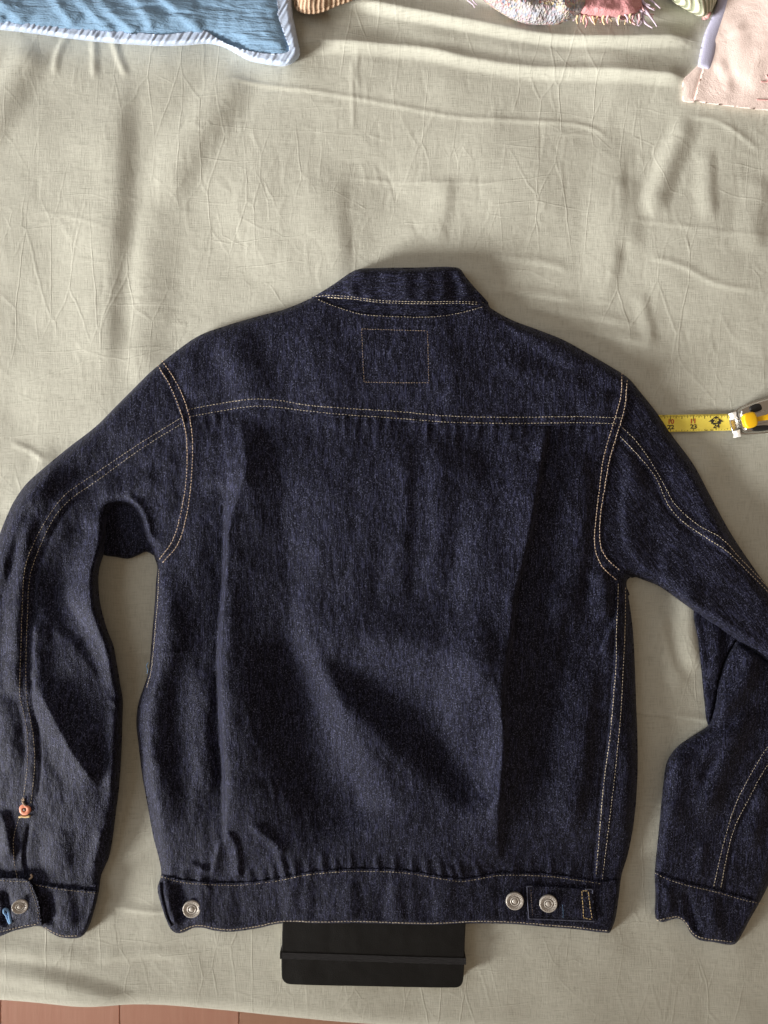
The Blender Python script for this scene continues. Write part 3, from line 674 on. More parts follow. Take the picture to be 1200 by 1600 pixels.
r2([(1042, 1380), (1046, 1410), (1044, 1436)], 14, 14, 2.5); r2([(1072, 1385), (1078, 1420), (1090, 1460)], 12, 14, -3); r2([(1110, 1395), (1115, 1430), (1122, 1468)], 20, 18, 2.5)
f2 = F2.Z*1.3
FS_l = [(1225, 1130), (1198, 1169), (1172, 1212), (1149, 1258), (1132, 1313), (1115, 1386)]
FS_r = [(1225, 1158), (1198, 1197), (1172, 1244), (1149, 1290), (1138, 1327), (1126, 1390)]
F2.Z = b2 + (f2 + F2.noise(16, .07) + F2.noise(34, .15) + F2.noise(70, .45))*sm((D2-1)/10) + SH.sample(F2.U, F2.V)
F2.band(mid(FS_l, FS_r), 6.5, .9, 2); r2([(x + 6, y + 3) for x, y in FS_r], 5, 4, -1.3, 0, .05)
# keep the forearm under the upper sleeve where they overlap
DJ2 = Q.sample(F2.U, F2.V, DJ); DJ2[(F2.U > 1318)] = -50
F2.Z = np.where(DJ2 > -2, np.minimum(F2.Z, SH.sample(F2.U, F2.V) + .0085), F2.Z)
ZF = lambda u, v: F2.sample(u, v)
CR_R = [(1010, 1354), (1023, 1360), (1043, 1370), (1072, 1379), (1115, 1389), (1161, 1402), (1198, 1410), (1230, 1416)]
fa_poly = [(1000, 880), (1330, 880), (1330, 1426)] + [(x, y + 7) for x, y in lin(CR_R)[::-1]] + [(1000, 1360)]
lowf = lambda f: (lambda u, v: np.where(D2q(u, v) < 8, SH.sample(u, v) - .0015, f(u, v) - .003))
fore = panel('forearm_sleeve', both(polyline(fa_poly), D2q), ZF, (1015, 975, 1315, 1425), 2.6, lowf(ZF), M['denim'], jk, 4)
zc2 = off(ZF, .0014)
cuf2 = panel('cuff', both(polyline(lin(CR_R) + [(1240, 1490), (1000, 1490)]), D2q), zc2, (1010, 1350, 1240, 1482), 2.2, lowf(zc2), M['denim'], jk, 2)
# lower layer of the folded elbow
LL = [(1086, 950), (1091, 1000), (1097, 1060), (1101, 1100), (1106, 1132), (1125, 1150), (1240, 1120), (1270, 1050), (1200, 980), (1130, 930)]
lls = poly(LL); LR = Raster(1070, 910, 1290, 1170, 2); LR.ridge([(1118, 960), (1122, 1020), (1118, 1080)], 24, 12, 4); LR.ridge([(1150, 990), (1152, 1060), (1140, 1100)], 16, 14, 4); lz = LR.Z.copy()
def zll(u, v):
    z = SH.sample(u, v) + .002 + .0045*np.sqrt(np.clip(1-(1-np.clip(lls(u, v)/8, 0, 1))**2, 0, 1)) + LR.sample(u, v, lz)*np.clip(lls(u, v)/12, 0, 1)
    return np.where(D2q(u, v) > -2, np.minimum(z, SH.sample(u, v) + .002), z)
panel('elbow_fold', lls, zll, (1080, 920, 1280, 1160), 2.6, low_sheet, M['denim'], jk, 2)

# ---------------------------------------------------------------- stitching
def stitches(name, lines, zf, mat, parent, ln=3.5, gap=1.5, wd=.9, ht=.0005):
    V, F = [], []
    for pts in lines:
        P = resample(spline(pts, 3), 1.0); n = len(P); i = 0.0; per = ln + gap
        while i + ln < n:
            a = P[int(i)]; b = P[int(i + ln)]; d = b - a; L_ = np.linalg.norm(d)
            if L_ > .5:
                d /= L_; nn = np.array([-d[1], d[0]]); jit = rng.normal(0, .14)
                a = a + nn*jit; b = b + nn*(jit + rng.normal(0, .12)); m = (a + b)/2
                uu = np.array([a[0], m[0], b[0]]); vv = np.array([a[1], m[1], b[1]]); zz = zf(uu, vv)
                k0 = len(V); hh = (ht*.15, ht, ht*.15); ww = (wd*.55, wd, wd*.55)
                for p, z, h_, w_ in zip((a, m, b), zz, hh, ww):
                    V.append(W(*(p + nn*w_), z - .0006)); V.append(W(*p, z + h_)); V.append(W(*(p - nn*w_), z - .0006))
                    # crown rounding
                for s_ in (0, 3):
                    F.append((k0+s_, k0+s_+1, k0+s_+4, k0+s_+3)); F.append((k0+s_+1, k0+s_+2, k0+s_+5, k0+s_+4))
            i += per*rng.uniform(.93, 1.07)
    o = mesh(name, V, F, mat, parent); tag(o, kind='stuff'); return o
def shift(pts, dx, dy): return [(x + dx, y + dy) for x, y in pts]
YS1 = [(294, 640), (330, 633), (390, 624), (430, 625), (480, 633), (540, 638), (620, 643), (700, 650), (800, 652), (900, 651), (972, 653)]
YS2 = [(296, 651), (340, 643), (392, 635), (430, 636), (480, 642), (540, 648), (620, 653.5), (700, 659.5), (800, 661.5), (900, 660.5), (966, 662)]
stitches('stitching', [YS1, YS2], zyoke, M['thread'], yoke)
stitches('stitching', [shift(ARM_L_out, 3, 0), ARM_L_in], lambda u, v: ZQ(u, v) + .0024, M['thread_rust'], back, 3.4, 1.5, .8, .0004)
stitches('stitching', [shift(ARM_R_out, -3, 0), ARM_R_in], lambda u, v: ZQ(u, v) + .0024, M['thread_rust'], back, 3.4, 1.5, .8, .0004)
stitches('stitching', [SIDE_in, SIDE_out], ZQ, M['thread'], back)
stitches('patch_stitching', [[(565, 514), (600, 515), (668, 517)], [(668, 517), (669, 560), (670, 598)], [(670, 598), (620, 598), (569, 597)], [(569, 597), (567, 560), (565, 514)]], zyoke, M['thread_rust'], yoke, 3.2, 1.0, .7)
stitches('stitching', [shift(NECK[1:-1], 0, 1)], lambda u, v: ZQ(u, v) + .0016, M['thread'], yoke, 3.2, 1.5, .8, .0004)
CS = [(493, 463.5), (512, 461.5), (550, 464), (595, 469.5), (662, 471.5), (719, 471), (757, 473)]
stitches('stitching', [CS, shift(CS[1:], 0, 3)], zcol, M['thread'], collar)
zsl = off(ZQ, -.0012)
stitches('stitching', [SL_up, SL_dn, SL_vent], zsl, M['thread'], sl)
stitches('stitching', [SR_up, SR_dn], zsl, M['thread'], jk)
stitches('stitching', [FS_l, FS_r], ZF, M['thread'], fore)
stitches('stitching', [[(x, y + 4) for x, y in WB[1:-1]], [(282, 1454.5), (302, 1446.5), (318, 1446.5), (335, 1450.5), (360, 1452.5), (400, 1447.5), (440, 1439.5), (500, 1440.5), (560, 1439.5), (620, 1441.5), (680, 1442.5), (740, 1439.5), (800, 1440.5), (860, 1445.5), (900, 1448.5), (930, 1452.5), (950, 1454)]], zwaist, M['thread'], waist)
stitches('stitching', [[(56, 1383), (90, 1389), (154, 1396)], [(70, 1449), (82, 1456), (97, 1462), (124, 1462)]], zcuff, M['thread'], cuf)
stitches('stitching', [[(-20, 1375), (0, 1376), (44, 1378)], [(46, 1382), (55, 1408), (60, 1430), (59, 1444)], [(-10, 1459), (20, 1451), (42, 1446), (59, 1444)]], ztab, M['thread'], cuf)
stitches('stitching', [shift(CR_R[1:-1], 0, 4), [(1026, 1438), (1046, 1434), (1058, 1432), (1070, 1439), (1082, 1457), (1095, 1465), (1115, 1468), (1147, 1472)]], zc2, M['thread'], cuf2)
stitches('edge_stitching', [[(248.5, 890), (247, 930), (243, 980), (240, 1015), (236, 1050), (229, 1076)]], ZQ, M['thread'], back, 1.8, 1., .7)

# ---------------------------------------------------------------- buttons, rivet, tab, buttonhole
def worm(pts, rad, zf, name, mat, parent, n=6, dz=.0006):
    P = resample(spline(pts, 2), 1.5); z = zf(P[:, 0], P[:, 1]) + dz
    C = np.c_[W(P[:, 0], P[:, 1], z)]; T_ = np.gradient(C, axis=0); T_ /= np.linalg.norm(T_, axis=1)[:, None]
    V, F = [], []
    rad = np.interp(np.linspace(0, 1, len(P)), np.linspace(0, 1, len(np.atleast_1d(rad))), np.atleast_1d(rad))
    for c, t, r in zip(C, T_, rad):
        a = np.cross(t, (0, 0, 1)); a /= np.linalg.norm(a) + 1e-9; b = np.cross(a, t)
        for k_ in range(n): an = 2*math.pi*k_/n; V.append(c + r*(a*math.cos(an) + b*math.sin(an)))
    for j in range(len(P)-1):
        for k_ in range(n): F.append((j*n+k_, j*n+(k_+1) % n, (j+1)*n+(k_+1) % n, (j+1)*n+k_))
    F.append(tuple(range(n))[::-1]); F.append(tuple((len(P)-1)*n + k_ for k_ in range(n)))
    return mesh(name, V, F, mat, parent)
def lathe(prof, n=36):
    V, F = [], []
    for r, z in prof:
        for k_ in range(n): V.append((r*math.cos(2*math.pi*k_/n), r*math.sin(2*math.pi*k_/n), z))
    for j in range(len(prof)-1):
        for k_ in range(n): F.append((j*n+k_, j*n+(k_+1) % n, (j+1)*n+(k_+1) % n, (j+1)*n+k_))
    F.append(tuple((len(prof)-1)*n + k_ for k_ in range(n)))
    return V, F
def button(u, v, r, zf, parent, tilt=(0, 0), rise=.0030):
    z = float(zf(np.array([u]), np.array([v]))[0])
    c = np.array(W(u, v, z + rise)); R_ = r*S*(H - z)/H
    prof = [(.30, -.45), (.35, -.30), (.98, -.22), (1., -.08), (.97, .02), (.93, .06), (.86, .03), (.62, .03), (.59, .0), (.52, .0), (.49, .05), (.40, .05), (.37, .0), (.30, .0), (.27, .05), (.22, .08), (.10, .10), (.02, .10)]
    V, F = lathe(prof)
    a, b = tilt; V = np.array(V)*R_; V[:, 2] *= 1.05
    def place(V):
        V = np.array(V, float); V[:, 2] = V[:, 2] + a*V[:, 0] + b*V[:, 1]; return V + c
    o = mesh('button', place(V), F, M['zinc'], parent)
    V2, F2_ = [], []                                     # small raised marks round the rim
    for i in range(22):
        an = 2*math.pi*i/22; 
        if i % 11 in (10,): continue
        for (ra, rb, da, db) in ((.66, .83, -.05, -.05 + .06*(i % 3)), (.66 + .14*(i % 2), .70 + .14*(i % 2), -.06, .07)):
            p = np.array([ra*math.cos(an+da), ra*math.sin(an+da)]); q_ = np.array([rb*math.cos(an+db), rb*math.sin(an+db)])
            d = q_ - p; nn = np.array([-d[1], d[0]])/np.linalg.norm(d)*.018; k0 = len(V2)
            for pt in (p-nn, p+nn, q_+nn, q_-nn): V2.append((pt[0]*R_, pt[1]*R_, .052*R_))
            F2_.append((k0, k0+3, k0+2, k0+1))
    tag(mesh('rim_marks', place(V2), F2_, M['zinc_dark'], o), kind='stuff')
    V3, F3 = [], []
    for (r0, r1) in ((.51, .60), (.29, .38)):
        k0 = len(V3)
        for k_ in range(36):
            an = 2*math.pi*k_/36
            V3.append((r0*R_*math.cos(an), r0*R_*math.sin(an), .008*R_)); V3.append((r1*R_*math.cos(an), r1*R_*math.sin(an), .008*R_))
        for k_ in range(36):
            a0 = k0 + 2*k_; a1 = k0 + 2*((k_+1) % 36); F3.append((a0, a0+1, a1+1, a1))
    mesh('ring_groove', place(V3), F3, M['zinc_dark'], o)
    return o
button(299.5, 1421, 14, zwaist, waist, (-.10, .05)); button(804.5, 1408.5, 14, zwaist, waist, (.02, .02), .0030)
TAB = [(823, 1384, 1), (875, 1386, 1), (926, 1390, 1), (930, 1440, 1), (880, 1437.5, 1), (826, 1436, 1)]
tsd = poly(TAB, 4); ztb = lambda u, v: ZQ(u, v) + .0036 + .0012*sm((u-905)/20)
tab = panel('waist_tab', tsd, ztb, (815, 1376, 940, 1448), 2., lambda u, v: ztb(u, v) - .0024, M['denim'], waist, 1)
button(857, 1412.5, 14, ztb, tab, (.02, .03), .0028)
stitches('stitching', [[(828, 1389), (868, 1390), (905, 1392.5)], [(828, 1390), (830.5, 1431)], [(830.5, 1431), (870, 1433), (905, 1435)]], ztb, M['thread_navy'], tab)
stitches('stitching', [[(829.5, 1390), (832, 1430)]], ztb, M['thread_rust'], tab, 2.6, 1.2, .6)
stitches('bar_stitching', [[(909, 1392), (912, 1433)], [(919, 1393), (925, 1436)], [(911, 1434), (926, 1437)], [(910, 1392), (920, 1392)]], ztb, M['thread_gold'], tab, 4, .8, 1.1, .0009)
M['worn'] = fabric('worn_indigo', (.05, .055, .09), (.12, .13, .19), (1200,)*3, .0003)
for a in ([(823.5, 1385), (824.5, 1410), (826.5, 1435.5)], [(826.5, 1435.5), (860, 1436.8), (900, 1438.5), (929, 1439.5)], [(824, 1385), (832, 1385)], [(914, 1389.5), (925.5, 1390.5), (926, 1396)]):
    worm(a, .0006, ztb, 'worn_edge', M['worn'], tab, 5, .0001)
stitches('buttonhole', [[(879, 1413), (880, 1424), (879.5, 1437)]], ztb, M['thread_blue'], tab, 3, .2, .7)
button(31, 1417, 11.5, ztab, cuf, (-.30, .05), .0035)
# worked buttonhole on the cuff flap
V, F = [], []
worm([(17, 1443), (15, 1432), (13, 1424), (8, 1420), (6, 1425), (10, 1430), (15, 1443)], [.0016, .0018, .0016, .0014, .0014, .0016, .0012], ztab, 'buttonhole', M['thread_blue'], cuf, 6, .0008)
# salmon washer rivet and bar tack at the sleeve vent
def washer(u, v, r, zf, parent):
    z = float(zf(np.array([u]), np.array([v]))[0]); c = np.array(W(u, v, z + .0012)); R_ = r*S
    V, F = lathe([(1., -.35), (1., -.05), (.92, .06), (.6, .10), (.36, .08), (.30, -.05), (.26, -.25), (.02, -.25)], 28)
    o = mesh('rivet', np.array(V)*R_ + c, F, M['copper'], parent)
    V, F = lathe([(.30, -.2), (.22, .02), (.12, .06), (.02, .06)], 16)
    mesh('rivet_pin', np.array(V)*R_ + c + np.array([-.0004, -.0004, 0]), F, M['zinc_dark'], o)
washer(38.5, 1265, 8.8, zsl, sl)
worm([(35, 1252), (37, 1256), (40, 1259)], .0011, zsl, 'thread_loop', M['thread_rust'], sl, 6, .001)
worm([(30, 1277), (34, 1275.5), (40, 1276.5), (47, 1275)], .0012, zsl, 'bar_tack', M['thread_gold'], sl, 6, .0009)
worm([(33, 1249), (38, 1251), (36, 1246)], .0006, zsl, 'thread_loop', M['thread_rust'], sl, 5, .001)
worm([(232, 1035), (229, 1040), (231, 1047), (230, 1052)], .0005, lambda u, v: SH.sample(u, v) + .010, 'loose_thread', M['thread_blue'], back, 5, 0)
worm([(251, 1379), (251, 1392), (255, 1411), (261, 1432), (268, 1447)], [.0012, .0020, .0022, .0022, .0014], zwaist, 'waistband_end', M['denim'], waist, 8, .0016)
# vent edge
worm([(46, 1374), (50, 1370), (48, 1366)], .0011, zsl, 'bar_tack', M['thread_rust'], sl, 6, .001)

# ---------------------------------------------------------------- notebook
nb = thing('notebook', 'closed black notebook with elastic strap poking out under the jacket hem', 'notebook', (0, 0, 0))
zN = .0135
def slab(pts, z0, z1, bev, name, mat, parent):
    P = spline(pts, 3, True); bm = bmesh.new()
    lo = [bm.verts.new(W(p[0], p[1], zN)[:2] + (z0,)) for p in P]; hi = [bm.verts.new(W(p[0], p[1], zN)[:2] + (z1,)) for p in P]
    n = len(P); top = bm.faces.new(hi); bm.faces.new(lo[::-1])
    for i in range(n): bm.faces.new((lo[i], lo[(i+1) % n], hi[(i+1) % n], hi[i]))
    bmesh.ops.recalc_face_normals(bm, faces=bm.faces[:])
    if bev:
        ed = [e for e in bm.edges if abs(e.verts[0].co.z - e.verts[1].co.z) < 1e-6]
        bmesh.ops.bevel(bm, geom=ed, offset=bev, segments=2, affect='EDGES', profile=.5)
    return bmobj(name, bm, mat, parent, False)
NBo = [(444, 1385, 1), (730, 1395, 1), (726.5, 1470, 1), (724, 1531), (720, 1541), (711, 1544), (580, 1542), (455, 1539), (445, 1536), (440, 1527), (440.5, 1460, 1)]
zsn = float(SH.sample(np.array([580]), np.array([1500]))[0])
slab(NBo, zsn - .001, zsn + .0022, .0008, 'back_cover', M['cover'], nb)
NBi = [(446, 1388, 1), (727, 1397, 1), (723.5, 1470, 1), (721, 1530), (717, 1538), (709, 1540.5), (580, 1538.5), (457, 1536), (448, 1533), (443.5, 1525), (444, 1460, 1)]
slab(NBi, zsn + .0018, zsn + .0118, 0, 'pages', M['paper'], nb)
slab(NBo, zsn + .0115, zsn + .0137, .0009, 'front_cover', M['cover'], nb)
eb = [(438.2, 1488.0, 1), (500, 1489.6, 1), (600, 1493.2, 1), (727.2, 1496.8, 1), (727, 1507, 1), (600, 1503.3, 1), (500, 1499.6, 1), (438.2, 1498.0, 1)]
slab(eb, zsn + .0138, zsn + .0144, .0002, 'elastic_strap', M['elastic'], nb)
for u0, v0 in ((438.2, 1493), (727.2, 1502)):
    x, y, _ = W(u0, v0, zN); bmobj('strap_edge', box(x-.0006, y-.0036, zsn, x+.0006, y+.0036, zsn+.0148, .0004, 1), M['elastic'], nb)

# ---------------------------------------------------------------- tape measure
tm = thing('tape_measure', 'steel tape measure with yellow blade sliding under the jacket sleeve', 'tape measure', (0, 0, 0))
def zt(u, v):      # blade lies just over the sheet, slightly cupped
    c = 661.5 - (u-1040)*.013
    return SH.sample(u*0 + 1090., v*0 + 661.) + .0042 + ((v - c)/13)**2*.0009 - .0009
BL = [(985, 648.5, 1), (1030, 648.4, 1), (1100, 647.3, 1), (1168, 646.2, 1), (1169, 671.8, 1), (1100, 673.6, 1), (1040, 675.2, 1), (985, 676.2, 1)]
blade = panel('blade', poly(BL, 10), zt, (980, 640, 1176, 682), 3, lambda u, v: zt(u, v) - .0004, M['tape'], tm, 0.2)
V, F = [], []
def flat_quad(a, b, c, d, dz=.00025):
    k0 = len(V); 
    for p in (a, b, c, d): V.append(W(p[0], p[1], float(zt(np.array([p[0]]), np.array([p[1]]))[0]) + dz))
    F.append((k0, k0+3, k0+2, k0+1))
inch = 35.6; u22 = 1047.6
for i in range(-16, 56):
    u = u22 + i*inch/16
    if u > 1166 or u < 1015: continue
    ln = 10.5 if i % 16 == 0 else 7 if i % 8 == 0 else 5.6 if i % 4 == 0 else 4.2 if i % 2 == 0 else 3.0
    t = 648.3 - (u - 1040)*.0155; hw = .32 if i % 4 else .42
    flat_quad((u-hw, t+.8), (u+hw, t+.8), (u+hw, t+ln), (u-hw, t+ln))
    if i % 2 == 0:
        b = 675.0 - (u - 1040)*.0265; flat_quad((u-hw, b-ln*.42), (u+hw, b-ln*.42), (u+hw, b-.8), (u-hw, b-.8))
for i in range(-1, 4):
    u = u22 + i*inch; flat_quad((u-.4, 664), (u+.4, 664), (u+.4, 666), (u-.4, 666))
tag(mesh('tick_marks', V, F, M['ink'], blade, False), kind='stuff')
def text(body, u, v, size_px, mat, name, sx=1.0, dz=.0003, par=None):
    c = bpy.data.curves.new('t', 'FONT'); c.body = body; c.size = size_px*S*1.38; c.align_x = 'CENTER'; c.align_y = 'CENTER'; c.resolution_u = 3; c.offset = .00016
    o = bpy.data.objects.new('t', c); SC.collection.objects.link(o)
    me = bpy.data.meshes.new_from_object(o.evaluated_get(bpy.context.evaluated_depsgraph_get()))
    bpy.data.objects.remove(o)
    z = float(zt(np.array([u]), np.array([v]))[0]) + dz; x, y, z = W(u, v, z)
    for q_ in me.vertices:
        q_.co.x = q_.co.x*sx + x; q_.co.y += y
        uu = 600 + q_.co.x/(S*(H-z)/H); vv = 800 - q_.co.y/(S*(H-z)/H)
        q_.co.z = float(zt(np.array([uu]), np.array([vv]))[0]) + dz
    me.materials.clear(); me.materials.append(mat)
    o = bpy.data.objects.new(name, me); link(o, par if par is not None else blade); return o
bpy.context.view_layer.update()
for s_, i in (('22', 0), ('23', 1), ('24', 2), ('25', 3)): text(s_, u22 + i*inch + .5, 667.6 - i*.8, 6.8, M['ink'], 'inch_number', 1.15)
text('10', u22 + .4, 659, 7.6, M['red_ink'], 'foot_inch_number'); text('11', u22 + inch - .4, 658.3, 7.6, M['red_ink'], 'foot_inch_number'); text('1', u22 + inch*3 - 2, 656.5, 7.0, M['red_ink'], 'foot_inch_number')
V, F = [], []
ua = u22 + 2*inch
for pts in ([(ua-12, 659), (ua-.6, 650.2), (ua+.6, 650.2), (ua+12, 659)], [(ua-7.6, 658.9), (ua+7.6, 658.9), (ua+7.6, 662.4), (ua-7.6, 662.4)]):
    flat_quad(pts[0], pts[1], pts[2], pts[3], .0003)
mesh('foot_arrow', V, F, M['ink'], blade, False)
text('2F', ua, 657.6, 6.2, M['tape'], 'foot_number', 1.0, .0006)
# case: rounded shell tilted a little, mouth towards the blade
an = math.radians(12)
def case_pt(a, b):      # a along the case axis from the mouth, b across, photograph pixels
    return 1158 + a*math.cos(an) + b*math.sin(an), 660 - a*math.sin(an) + b*math.cos(an)
zc0 = float(SH.sample(np.array([1190]), np.array([655]))[0])
def case_slab(ab, z0, z1, name, mat, bev=.0012):
    bm = bmesh.new(); P = spline([case_pt(*p[:2]) + tuple(p[2:]) for p in ab], 3, True)
    lo = [bm.verts.new(W(p[0], p[1], .02)[:2] + (zc0 + z0,)) for p in P]; hi = [bm.verts.new(W(p[0], p[1], .02)[:2] + (zc0 + z1,)) for p in P]
    n = len(P); bm.faces.new(hi); bm.faces.new(lo[::-1])
    for i in range(n): bm.faces.new((lo[i], lo[(i+1) % n], hi[(i+1) % n], hi[i]))
    bmesh.ops.recalc_face_normals(bm, faces=bm.faces[:])
    if bev: bmesh.ops.bevel(bm, geom=[e for e in bm.edges if abs(e.verts[0].co.z - e.verts[1].co.z) < 1e-6], offset=bev, segments=3, affect='EDGES', profile=.5)
    return bmobj(name, bm, mat, tm, True)
case_slab([(-4, -15), (8, -22), (26, -27), (60, -30), (95, -27), (100, 0), (95, 27), (60, 26), (26, 22), (6, 18), (-4, 13), (-6, 0)], 0.0015, .0040, 'base_plate', M['chrome'], .0008)
case_slab([(4, -19), (24, -25), (60, -28), (93, -25), (97, 0), (93, 24), (60, 24), (22, 20), (6, 15), (5, 0)], .0062, .019, 'case_body', M['chrome'], .004)
case_slab([(18, -21), (34, -23), (36, -13), (20, -12)], .018, .0205, 'grip_pad', M['black'])
case_slab([(14, 11), (40, 13), (42, 20), (15, 17)], .018, .0205, 'grip_pad', M['black'])
case_slab([(20, -10, 1), (80, -12, 1), (80, 9, 1), (20, 8, 1)], .0185, .0208, 'top_strip', M['chrome'], .001)
case_slab([(22, -3, 1), (45, -4, 1), (45, 5, 1), (22, 4, 1)], .0205, .0225, 'strip_inlay', M['yellow'], .0006)
case_slab([(3, -10), (20, -11), (21, 9), (4, 10)], .018, .0255, 'lock_button', M['yellow'], .002)
for b0, b1 in ((-18, -8), (11, 21)):
    case_slab([(-7, b0, 1), (2, b0 - 1, 1), (1, (b0+b1)/2, 1), (2, b1 + 1, 1), (-7, b1, 1), (-5, (b0+b1)/2, 1)], .004, .0125, 'mouth_lug', M['white_metal'], .001)

# ---------------------------------------------------------------- quilt, pillow, cushions, throw
BR = Raster(-420, -380, 480, 120, 2.5)
BLU = [(-400, -360), (200, -370), (400, -340), (440, -120), (456, 0), (458, 25), (461, 40), (466, 66), (469, 85), (461, 96), (446, 103.5), (424, 102), (405, 99), (386, 94), (367, 83), (348, 73.5), (323, 68.5), (292, 71), (250, 72), (208, 70), (156, 66), (104, 60), (54, 53), (0, 47), (-100, 40), (-400, 30)]
BIN = [(-420, -400), (415, -360), (425, -120), (433, 0), (437, 23), (448, 56), (455, 80), (444, 86), (417, 86.5), (383, 81), (354, 71), (333, 59.5), (319, 50.5), (285, 54), (250, 57), (212, 53), (173, 49), (125, 46), (77, 43), (40, 38.5), (0, 36), (-100, 28), (-420, 18)]
bs = poly(BLU, 8); bi = poly(BIN, 8)
for a in ([(-30, -40), (0, 0), (22, 22), (44, 40)], [(100, -40), (126, 0), (148, 24), (176, 52)], [(150, -10), (168, 14), (190, 34), (216, 56)], [(220, -40), (256, -2), (285, 24), (322, 54)], [(-60, 0), (-10, 24), (10, 34)], [(70, -30), (92, 10), (120, 42)], [(195, -20), (225, 20), (240, 50)]):
    BR.ridge(a, 12, 34, 4.0, 1.2, .15, .15)
for i in range(70):
    u = rng.uniform(250, 445) if i < 45 else rng.uniform(0, 250); v = rng.uniform(-10, 84); l = rng.uniform(25, 90)
    BR.ridge([(u - l/2, v - 2), (u, v + rng.normal(0, 2)), (u + l/2, v + 4)], 2.5, 5, -1.2*rng.uniform(.4, 1.1), 1.2, .3)
BR.Z += BR.noise(8, .10, 3, 1) + BR.noise(20, .2)
bz = BR.Z.copy()
def zblue(u, v):
    d = np.clip(bs(u, v)/60, 0, 1)
    return SH.sample(u, v) + .003 + .020*np.sqrt(np.clip(1-(1-d)**2, 0, 1)) + BR.sample(u, v, bz)*np.clip(bs(u, v)/10, 0, 1) + .003*sm((300-u)/300)
qt = thing('quilt', 'crinkled blue gauze quilt edged with a pale satin binding', 'quilt', (0, 0, 0))
panel('cover', bi, zblue, (-420, -380, 470, 110), 3, lambda u, v: zblue(u, v) - .004, M['blue'], qt, 2)
def zbind(u, v):
    d = bs(u, v); t = np.clip(d/9, 0, 1)
    s_ = u + .6*v
    ruf = (.00045*np.sin(s_*.55 + 2.4*np.sin(s_*.071)) + .0003*np.sin(s_*.83 + 1.9*np.sin(s_*.113)))*np.clip(d/4, 0, 1)
    return SH.sample(u, v) + .0035 + .0150*np.sqrt(np.clip(1-(1-t)**2, 0, 1)) + ruf
bind_sd = lambda u, v: np.minimum(bs(u, v), 3.0 - bi(u, v))
panel('binding', bind_sd, zbind, (-420, -380, 476, 112), 1.8, low_sheet, M['binding'], qt, 2)
stitches('binding_stitching', [[(0, 37), (40, 39.5), (77, 44), (125, 47), (173, 50), (212, 54), (250, 58), (285, 55), (319, 51.5), (333, 60.5), (354, 72), (383, 82), (417, 87.5), (444, 87), (455, 81), (448, 56), (437, 23), (433, 0)]], lambda u, v: zblue(u, v) + .0005, M['binding'], qt, 2.4, 1.2, .7)

# pink pillow
pp = thing('pillow', 'pale pink pillow with a lavender inner edge', 'pillow', (0, 0, 0))
PK = [(1084, 157, 1), (1089, 140), (1097, 112), (1106, 84), (1119, 42), (1134, 0), (1160, -90), (1250, -260), (1560, -260), (1560, 210), (1300, 190), (1210, 174), (1170, 170), (1130, 165), (1100, 161)]
PR = Raster(1050, -280, 1580, 230, 3)
PR.ridge([(1100, 70), (1140, 52), (1165, 40)], 8, 10, 1.8); PR.ridge([(1150, 20), (1160, 80), (1150, 130)], 26, 22, 3); PR.ridge([(1190, 60), (1180, 110), (1190, 150)], 24, 22, 2.5); PR.ridge([(1120, 90), (1135, 120), (1140, 150)], 14, 14, 2)
PR.Z *= .6; PR.Z += PR.noise(50, .35); pz = PR.Z.copy(); ps = poly(PK, 8)
def zpink(u, v):
    d = np.clip(ps(u, v)/150, 0, 1)
    return SH.sample(u, v)*.2 + .005 + .024*sm(np.clip(ps(u, v), 0, 999)/220) + PR.sample(u, v, pz)*np.clip(ps(u, v)/14, 0, 1)
pc = panel('pillowcase', ps, zpink, (1070, -280, 1580, 220), 3, low_sheet, M['pink'], pp, 3)
LV = [(1122, -40, 1), (1121, 0), (1110, 32), (1101, 52), (1093, 86), (1090, 104, 1), (1110, 110), (1125, 60), (1145, 0), (1160, -60)]
lv = poly(LV, 6); zlv = lambda u, v: SH.sample(u, v) + .003 + .004*np.sqrt(np.clip(1-(1-np.clip(lv(u, v)/12, 0, 1))**2, 0, 1))
panel('inner_edge', lv, zlv, (1080, -60, 1170, 120), 2.6, low_sheet, M['lavender'], pp, 2)
HM = [(1092, 100, 1), (1080, 112), (1068, 124), (1066, 135), (1066, 150), (1066, 158, 1), (1075, 160), (1085, 160, 1), (1091, 140, 1), (1101, 108, 1)]
hm = poly(HM, 5); zhm = lambda u, v: SH.sample(u, v)*.3 + .0035 + .001*np.clip(hm(u, v)/8, 0, 1)
panel('hem', hm, zhm, (1055, 90, 1110, 170), 2.2, low_sheet, M['pink'], pp, 2)
for a in ([(1189, 127.5), (1230, 128.5)], [(1182, 155.5), (1230, 157.5)]):
    worm(a, .0006, zpink, 'embroidered_line', M['embroid'], pc, 5, .0003)
worm([(1197, 117), (1200, 122), (1199, 128)], .0007, zpink, 'embroidered_line', M['embroid'], pc, 5, .0003)

